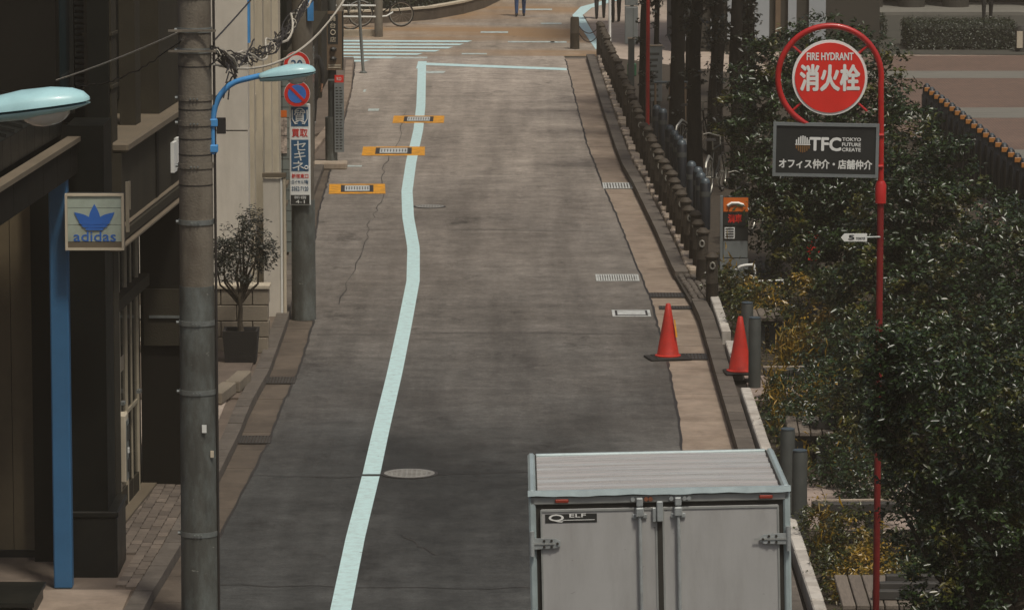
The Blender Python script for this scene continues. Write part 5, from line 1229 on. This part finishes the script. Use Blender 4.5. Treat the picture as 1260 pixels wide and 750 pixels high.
t = thing('white_bar_rack', 'low parking rack with pale top bars behind the fence', 'bicycle rack', (2.75, 84.6, .02))
for x0, x1 in ((0, .32), (.55, .66)): MB().cyl((x0, 0, .98), (x1, 0, .98), .026, n=8).build('top_bar', M['cap_silver'], t, 40)
for x in (.02, .30, .60): MB().cyl((x, 0, 0), (x, 0, .96), .022, n=8).build('leg', M['board_brown'], t, 40)
bicycle('dark bicycle leaning among the tree trunks behind the blue bollards', (3.1, 79.8, .02), R(62), M['black_metal'])
bicycle('dark bicycle parked farther in between the tree trunks', (3.3, 73.2, .02), R(75), M['black_metal'])
bicycle('dark bicycle parked beside the parking board', (3.35, 67.0, .02), R(70), M['black_metal'])

# ================================================================ shrubs and trees at the right
def shrub(name, label, cat, base, blobs, n, per=26, cr=.17, lm='leaf', ls=.07, tr=.05, th=.8, limbs=6, shell=.45, group='evergreen shrubs at the right', jitter=.6):
    return leaf_tree(name, label, cat, (base[0], base[1], .0), (tr, th), [((c[0] - base[0], c[1] - base[1], c[2]), r) for c, r in blobs], n, per, cr, M[lm], ls, M['bark'], group, limbs, .46, shell, jitter)
EV = 'evergreen shrub trees at the right'
shrub('evergreen_tree', 'glossy evergreen tree behind the round red sign, farthest left of the shrub mass', 'tree', (3.85, 63.4),
      [((3.70, 63.2, 2.15), (.86, .9, 1.25)), ((4.15, 63.8, 2.6), (.80, .8, 1.15)), ((3.85, 62.6, 1.35), (.55, .6, .8)), ((4.0, 62.4, 1.1), (.8, .7, .9))], 430, 42, .18, ls=.085, tr=.07, th=1.6, limbs=12, group=EV)
shrub('evergreen_tree', 'tall glossy evergreen tree whose crown top frames the round red sign', 'tree', (4.55, 58.5),
      [((4.45, 58.5, 2.75), (.92, .9, 1.30)), ((4.75, 58.2, 1.9), (1.0, .9, 1.3)), ((4.0, 58.0, 1.6), (.7, .7, 1.0)), ((4.3, 57.6, .9), (.9, .7, .8))], 530, 42, .18, ls=.085, tr=.08, th=1.8, limbs=12, group=EV)
shrub('evergreen_tree', 'glossy evergreen tree in front of the plaza fence, right of the red pole', 'tree', (5.15, 54.2),
      [((4.95, 54.2, 2.1), (.85, .9, 1.2)), ((5.35, 54.0, 1.6), (.95, .9, 1.2)), ((4.6, 53.6, 1.0), (.8, .8, .9))], 480, 42, .17, ls=.082, tr=.08, th=1.5, limbs=12, group=EV)
shrub('evergreen_tree', 'glossy evergreen tree at the right edge below the plaza fence', 'tree', (5.7, 50.0),
      [((5.55, 50, 1.65), (.85, .9, 1.0)), ((5.05, 49.6, 1.1), (.85, .8, .95)), ((6.2, 50, 1.4), (.8, .9, 1.0)), ((4.5, 49.4, .75), (.65, .7, .7))], 510, 42, .165, ls=.078, tr=.07, th=1.2, limbs=12, group=EV)
shrub('evergreen_tree', 'glossy evergreen shrub under the advert board beside the slatted bench', 'tree', (4.15, 46.6),
      [((4.05, 46.6, .95), (.62, .7, .75)), ((4.7, 46.4, 1.05), (.75, .7, .85)), ((5.4, 46.2, 1.1), (.8, .8, .9))], 430, 42, .155, ls=.072, tr=.06, th=.7, limbs=10, group=EV)
shrub('evergreen_tree', 'dark glossy evergreen shrub filling the lower right corner', 'tree', (4.5, 41.2),
      [((4.05, 41.3, .75), (.5, .7, .65)), ((4.65, 41.0, .95), (.7, .8, .85)), ((5.3, 42, 1.1), (.8, .9, .95)), ((4.1, 39.4, .45), (.55, .6, .5)), ((4.9, 38.8, .6), (.7, .7, .7))], 620, 38, .145, ls=.068, tr=.06, th=.7, limbs=12, group=EV)
shrub('evergreen_tree', 'nearest glossy evergreen tree with larger leaves overlapping the red pole', 'tree', (3.75, 32.0),
      [((3.30, 32.2, 2.75), (.48, .5, .62)), ((3.75, 31.9, 2.9), (.55, .5, .7)), ((3.5, 32.0, 2.15), (.45, .5, .5)), ((3.9, 32.2, 2.1), (.5, .5, .6)), ((2.82, 32.5, 3.05), (.2, .25, .48)), ((2.82, 32.5, 3.0), (.16, .2, .5)), ((2.80, 32.5, 3.2), (.14, .2, .35)), ((2.80, 32.6, 2.95), (.12, .15, .5)), ((2.80, 32.6, 3.4), (.12, .15, .3)), ((2.83, 32.6, 2.6), (.10, .12, .3)), ((3.1, 32.3, 2.1), (.3, .3, .35)), ((3.3, 32.0, 1.6), (.4, .4, .4)), ((3.7, 32.0, 1.5), (.5, .4, .4)), ((2.84, 32.4, 2.8), (.16, .2, .3)), ((3.1, 32.3, 3.3), (.3, .4, .3)), ((3.05, 32.4, 2.45), (.22, .3, .3))], 1150, 24, .11, ls=.056, tr=.06, th=1.9, limbs=14, group=EV)
shrub('low_shrub', 'yellow green leafy shrub at the foot of the last fence post', 'shrub', (3.0, 60.2),
      [((2.98, 60.2, .28), (.26, .5, .26)), ((3.2, 59.6, .25), (.3, .5, .25))], 90, 16, .12, 'leaf_low', .075, .02, .2, 4, group='low shrubs in the beds')
shrub('low_shrub', 'rounded low shrub between the two grey bollards and slatted bench', 'shrub', (3.5, 56.2),
      [((3.2, 57.0, .35), (.4, .7, .36)), ((3.75, 55.2, .55), (.5, .7, .55)), ((3.9, 53.9, .4), (.5, .5, .4))], 260, 18, .13, 'leaf_low', .065, .02, .2, 4, group='low shrubs in the beds')
shrub('low_shrub', 'dark rounded low shrub beside the truck between bollard and bench', 'shrub', (3.25, 47.8),
      [((3.05, 48.6, .22), (.22, .8, .24)), ((3.4, 47.4, .45), (.4, .7, .5)), ((3.55, 46.4, .4), (.3, .5, .45)), ((3.6, 48.6, .5), (.4, .6, .5)), ((3.15, 49.9, .25), (.3, .5, .28))], 330, 18, .12, 'leaf', .055, .02, .2, 4, group='low shrubs in the beds')
shrub('low_shrub', 'low shrub at the bottom edge in front of the slatted bench', 'shrub', (3.1, 41.6),
      [((3.0, 41.9, .25), (.22, .6, .28)), ((3.3, 41.1, .3), (.35, .4, .34)), ((2.95, 39.9, .2), (.2, .7, .24)), ((3.35, 39.7, .25), (.4, .6, .3)), ((3.6, 38.6, .3), (.35, .6, .35))], 330, 18, .11, 'leaf_low', .05, .02, .2, 4, group='low shrubs in the beds')
shrub('low_shrub', 'dense dark green shrub between the low rail and the evergreen trees, mid bed', 'shrub', (3.7, 51.0),
      [((3.45, 50.9, .3), (.35, .5, .34)), ((3.85, 50.6, .45), (.45, .6, .5)), ((4.1, 52.2, .5), (.4, .7, .55))], 260, 20, .13, 'leaf', .062, .02, .2, 4, group='low shrubs in the beds')
shrub('low_shrub', 'dense dark green shrub beside the low rail near the truck', 'shrub', (3.6, 44.0),
      [((3.55, 43.4, .4), (.32, .5, .45)), ((3.75, 44.6, .45), (.35, .6, .5)), ((3.35, 45.6, .25), (.3, .4, .3))], 240, 20, .12, 'leaf', .058, .02, .2, 4, group='low shrubs in the beds')
# golden ground cover
P_ = []; N_ = []
for (cx, cy, rx, ry, n) in [(3.40, 53.6, .16, .2, 320), (3.05, 50.6, .12, .25, 260), (3.5, 50.0, .35, .25, 300), (3.2, 58.0, .2, .4, 200), (3.0, 48.9, .08, .2, 90), (3.3, 56.4, .2, .3, 150), (3.05, 45.7, .12, .15, 60), (3.0, 41.4, .12, .15, 110), (3.2, 48.0, .2, .3, 80), (3.02, 60.9, .10, .2, 110), (3.6, 45.6, .2, .15, 60)]:
    q = rng.normal(0, .5, (n, 3)); q[:, 0] = q[:, 0] * rx + cx; q[:, 1] = q[:, 1] * ry + cy; q[:, 2] = .03 + abs(q[:, 2]) * .5 + .1 * rng.random(n); P_.append(q)
    d = rng.normal(0, 1, (n, 3)); d[:, 2] *= .3; N_.append(d)
P_ = np.concatenate(P_); N_ = np.concatenate(N_)
o = stuff(link('golden_grass', leaf_mesh('golden_grass', P_, N_, rng.uniform(.07, .17, len(P_)), M['leaf_gold'], .13, .4, 1.2))); tag(o, 'golden yellow ornamental grass tufts spread through the planting beds', 'grass')
n = 16000
P_ = np.stack([rng.uniform(2.86, 6.5, n), rng.uniform(36, 64, n), abs(rng.normal(0, .09, n)) + .03], 1); keep = ~((P_[:, 0] < 4.1) & (((P_[:, 1] > 51.2) & (P_[:, 1] < 53.3)) | ((P_[:, 1] > 42.9) & (P_[:, 1] < 46.1)))); P_ = P_[keep]
o = stuff(link('ground_cover', leaf_mesh('ground_cover', P_, np.tile([0, 0, 1.], (len(P_), 1)), rng.uniform(.04, .09, len(P_)), M['leaf_low'], .45, .5))); tag(o, 'low dark green ground cover under the shrubs', 'ground cover')

# street trees behind the fence
ST = [(2.64, 86.8, .125, 'ivy clad dark tree trunk left of the slim red pole'), (3.12, 82.6, .17, 'ivy clad thick dark tree trunk right of the slim red pole'), (3.22, 77.0, .15, 'ivy clad dark tree trunk just behind the small white banner'),
      (3.75, 80.5, .16, 'ivy clad dark tree trunk in the middle of the trunk row'), (3.85, 74.6, .14, 'ivy clad dark tree trunk beside the leftmost evergreen crown'), (4.55, 84.0, .16, 'ivy clad dark tree trunk rising above the evergreen crown, nearer one'), (4.9, 92.0, .2, 'ivy clad dark tree trunk farthest right before the plaza'),
      (2.95, 89.5, .07, 'slender dark trunk between the red pole and the thick ivy trunk'), (3.42, 85.5, .075, 'slender dark trunk right behind the thick ivy trunk'), (3.5, 90.0, .08, 'slender dark trunk near the far pale wall strips'), (4.15, 88.0, .085, 'slender dark trunk left of the tall evergreen crown'), (3.55, 76.5, .07, 'slender dark trunk behind the parked bicycles'), (4.3, 79.0, .08, 'slender dark trunk just above the leftmost evergreen crown')]
for (x, y, r, lab) in ST:
    r *= .8
    t = thing('street_tree', lab, 'tree', (x, y, .0), 0, 'dark street trees behind the fence')
    b = MB(); pts = [Vector((random.uniform(-.03, .03) * k, random.uniform(-.03, .03) * k, 1.1 * k)) for k in range(7)]; b.tube(pts, [r * 1.35] + [r * (1 - .06 * k) for k in range(6)], 12)
    for k in range(5):
        st = pts[random.randint(3, 5)]; q = random.uniform(0, 6.28); en = st + Vector((math.cos(q) * .9, math.sin(q) * .9, random.uniform(.8, 1.8))); b.tube([st, st.lerp(en, .5) + Vector((0, 0, .1)), en], [r * .45, r * .3, r * .12], 7)
    b.build('trunk', M['bark_dark'], t, 50)
    P1, N1 = crown_points([((0, 0, 1.6), (r + .06, r + .06, 1.3)), ((0, 0, 2.9), (r + .14, r + .14, .9))], 34, 16, .12, .5)
    P2, N2 = crown_points([((0, 0, 5.4), (1.3, 1.3, 1.4)), ((.5, .2, 4.6), (.9, .9, .8))], 130, 18, .22, .5)
    link('crown', leaf_mesh('crown', np.concatenate([P1, P2]), np.concatenate([N1, N2]), rng.uniform(.06, .12, len(P1) + len(P2)), M['leaf_dark'], .5, .6), t)

hedge('hedge', 'long low clipped hedge across the plaza edge at the top right', 9.55, 12.1, 105.4, 107.2, .03, .66, 6000, M['leaf_hedge'], .06)
hedge('hedge', 'short clipped hedge block left of the long plaza hedge', 8.3, 9.25, 108.6, 110.4, .03, .58, 2600, M['leaf_hedge'], .06)
t = thing('stone_bollard', 'short dark bollard with pale face at the right end of the long hedge', 'bollard', (12.2, 104.9, .03)); MB().lathe([(.16, 0), (.16, .52), (.11, .62)], n=14).build('post', M['beam'], t, 40); boxp('pale_face', M['cream'], t, -.14, .0, -.17, -.15, .1, .5)

# buildings closing the view at the top right
t = thing('plaza_building', 'dark glazed building with round columns beyond the plaza', 'building', (9.0, 118.5, 0))
boxp('wall', M['far_wall'], t, -3.5, 25, 3, 12, 0, 14)
for k in range(9): boxp('glass_bay', M['dark_glass'], t, .9 + k * 2.4, 2.9 + k * 2.4, 2.9, 2.98, .2, 3.4)
for x in (.75, 1.9, 3.1, 5.6, 8.2, 10.8): MB().cyl((x, 1.2, 0), (x, 1.2, 9), .36, n=20).build('column', M['far_wall'], t, 40)
boxp('slab', M['far_wall'], t, -3.5, 25, .4, 3, 3.6, 4.2)
boxp('step', M['plaza_band'], t, -3.2, 25, -1.0, 2.9, 0, .12)
t = thing('far_shop_building', 'dark building with pale blue wall strips seen between the street trees', 'building', (3.6, 101.5, 0))
boxp('wall', M['far_wall'], t, .3, 5.2, 3.5, 9, 0, 12)
for (x0, x1, m) in [(1.15, 1.32, 'far_pale'), (1.55, 1.9, 'far_pale'), (2.2, 2.55, 'far_pale'), (.75, .9, 'board_brown'), (3.0, 3.2, 'far_pale'), (.42, .62, 'far_pale'), (2.7, 2.82, 'board_brown'), (3.5, 3.9, 'far_pale')]: boxp('wall_strip', M[m], t, x0, x1, 3.38, 3.49, .3, 4)
for k in range(4): boxp('shop_pane', M['dark_glass'], t, .35 + k * 1.2, 1.1 + k * 1.2, 3.42, 3.46, 4.2, 8)

# ================================================================ people
def person(label, loc, rz, top, legs, shoes, stride=.22, h=1.68):
    V = []; E_ = []; Rr = []
    def v(x, y, z, r, par=None):
        V.append((x, y, z)); Rr.append(r); i = len(V) - 1
        if par is not None: E_.append((par, i))
        return i
    pel = v(0, 0, .93, (.145, .10)); sp = v(0, .005, 1.12, (.13, .095), pel); ch = v(0, 0, 1.30, (.155, .11), sp); nb = v(0, -.005, 1.44, (.075, .065), ch); nk = v(0, .01, 1.50, (.052, .052), nb)
    hd = v(0, .025, 1.58, (.078, .092), nk); ht = v(0, .02, 1.67, (.070, .085), hd)
    v(0, .115, 1.575, (.016, .016), hd)                      # nose
    for s_ in (-1, 1):
        v(s_ * .088, .015, 1.585, (.014, .02), hd)           # ear
        f = s_ * stride
        hp = v(s_ * .095, .0, .87, (.098, .10), pel); kn = v(s_ * .10, f * .45 + .02, .49, (.062, .066), hp); cf = v(s_ * .10, f * .75 - .02, .32, (.056, .06), kn); an = v(s_ * .10, f * 1.0 - .03, .09, (.042, .045), cf)
        he = v(s_ * .10, f - .03, .045, (.040, .042), an); ba = v(s_ * .105, f + .08, .036, (.045, .034), he); v(s_ * .108, f + .15, .03, (.036, .026), ba)
        sh = v(s_ * .185, 0, 1.385, (.068, .065), ch); el = v(s_ * .235, -f * .35 - .02, 1.11, (.046, .046), sh); wr = v(s_ * .235, -f * .6 + .05, .87, (.030, .032), el); pa = v(s_ * .232, -f * .6 + .07, .79, (.024, .040), wr)
        for k, (dy, ln) in enumerate(((-.032, .062), (-.011, .072), (.011, .068), (.032, .055))):
            a1 = v(s_ * .230, -f * .6 + .07 + dy, .745, (.0095, .0095), pa); v(s_ * .215, -f * .6 + .08 + dy, .745 - ln, (.008, .008), a1)
        th_ = v(s_ * .222, -f * .6 + .115, .80, (.011, .011), wr); v(s_ * .210, -f * .6 + .13, .755, (.009, .009), th_)
    me = bpy.data.meshes.new('body'); me.from_pydata(V, E_, []); o = bpy.data.objects.new('body', me); col.objects.link(o)
    o.modifiers.new('skin', 'SKIN'); ss = o.modifiers.new('sub', 'SUBSURF'); ss.levels = 1; ss.render_levels = 1
    sk = me.skin_vertices[0].data
    for i, r in enumerate(Rr): sk[i].radius = r
    sk[0].use_root = True
    dg = bpy.context.evaluated_depsgraph_get(); dg.update(); m2 = bpy.data.meshes.new_from_object(o.evaluated_get(dg)); bpy.data.objects.remove(o)
    m2.name = 'person'; m2.materials.clear()
    for m in (legs, top, M['skin'], shoes): m2.materials.append(m)
    for p in m2.polygons:
        c = p.center; k = 0
        if c.z > .90: k = 1
        if abs(c.x) > .17 and c.z < 1.2: k = 1 if c.z > .86 else 2
        if c.z > 1.475: k = 2
        if c.z < .085: k = 3
        p.material_index = k; p.use_smooth = True
    o = link('person', m2, None, loc); o.rotation_euler.z = rz; o.scale = (h / 1.72,) * 3; tag(o, label, 'person')
    b = MB(); prof = [(.098, 1.56), (.108, 1.62), (.105, 1.68), (.08, 1.74), (.03, 1.765), (.0, 1.767)]
    n = 14; VV = []
    for r, z in prof: VV += [(r * .92 * math.cos(2 * math.pi * k / n), .0 + r * math.sin(2 * math.pi * k / n) - .012, z + (.05 * max(0, math.sin(2 * math.pi * k / n)) if z < 1.65 else 0)) for k in range(n)]
    b.add(VV, [(i * n + k, i * n + (k + 1) % n, (i + 1) * n + (k + 1) % n, (i + 1) * n + k) for i in range(5) for k in range(n)]); b.build('hair', M['hair'], o, 80)
    for s_ in (-1, 1): MB().lathe([(0, -.010), (.009, -.004), (.009, .004), (0, .010)], c=(s_ * .033, .103, 1.605), n=8).build('eye', M['hair'], o, 60)
    MB().box(-.024, .024, .098, .104, 1.528, 1.536).build('mouth', M['cone'], o)
    MB().lathe([(.165, .90), (.17, .96), (.15, 1.1), (.145, 1.12)], n=16).build('jacket_hem', top, o, 60)
    return o
person('person in blue jeans walking along the middle of the far road', (.22, 117.7, 0), R(180), M['black_cloth'], M['denim'], M['shoe_black'], .10)
person('person in black carrying a bag on the far right pavement', (2.34, 116.4, .02), R(0), M['black_cloth'], M['black_cloth'], M['shoe_black'], .16)
person('person in dark trousers just right of the one with the bag', (2.72, 115.0, .02), R(10), M['grey_cloth'], M['black_cloth'], M['shoe_black'], .12)
person('person in black trousers standing behind the long plaza hedge', (12.48, 115.2, .02), R(180), M['black_cloth'], M['black_cloth'], M['shoe_black'], .08)
person('person in black coat and white shoes beside the tall narrow sign', (-3.92, 85.0, .11), R(15), M['black_cloth'], M['black_cloth'], M['shoe_white'], .14)
t = thing('shoulder_bag', 'black shoulder bag hanging at the hip of the person in black', 'bag', (2.08, 116.45, .62)); MB().cbox(-.10, .10, -.19, .19, 0, .34, b=.05).build('body', M['black_cloth'], t); MB().tube([(0, -.15, .32), (.05, -.1, .6), (.14, 0, .72), (.05, .1, .6), (0, .15, .32)], .012, 6).build('strap', M['black_cloth'], t, 60)

# ================================================================ warm air between the camera and the far end of the street
hz = bpy.data.materials.new('warm_haze'); hz.use_nodes = True
hn = hz.node_tree.nodes; hn.remove(hn['Principled BSDF'])
pv = hn.new('ShaderNodeVolumePrincipled'); pv.inputs['Color'].default_value = (.92, .80, .62, 1); pv.inputs['Density'].default_value = .0008; pv.inputs['Anisotropy'].default_value = 0
hz.node_tree.links.new(pv.outputs[0], hn['Material Output'].inputs['Volume'])
stuff(tag(MB().box(-460, 460, -60, 860, -1.6, 15.2).build('haze', hz), 'thin warm haze filling the whole street', 'haze'))
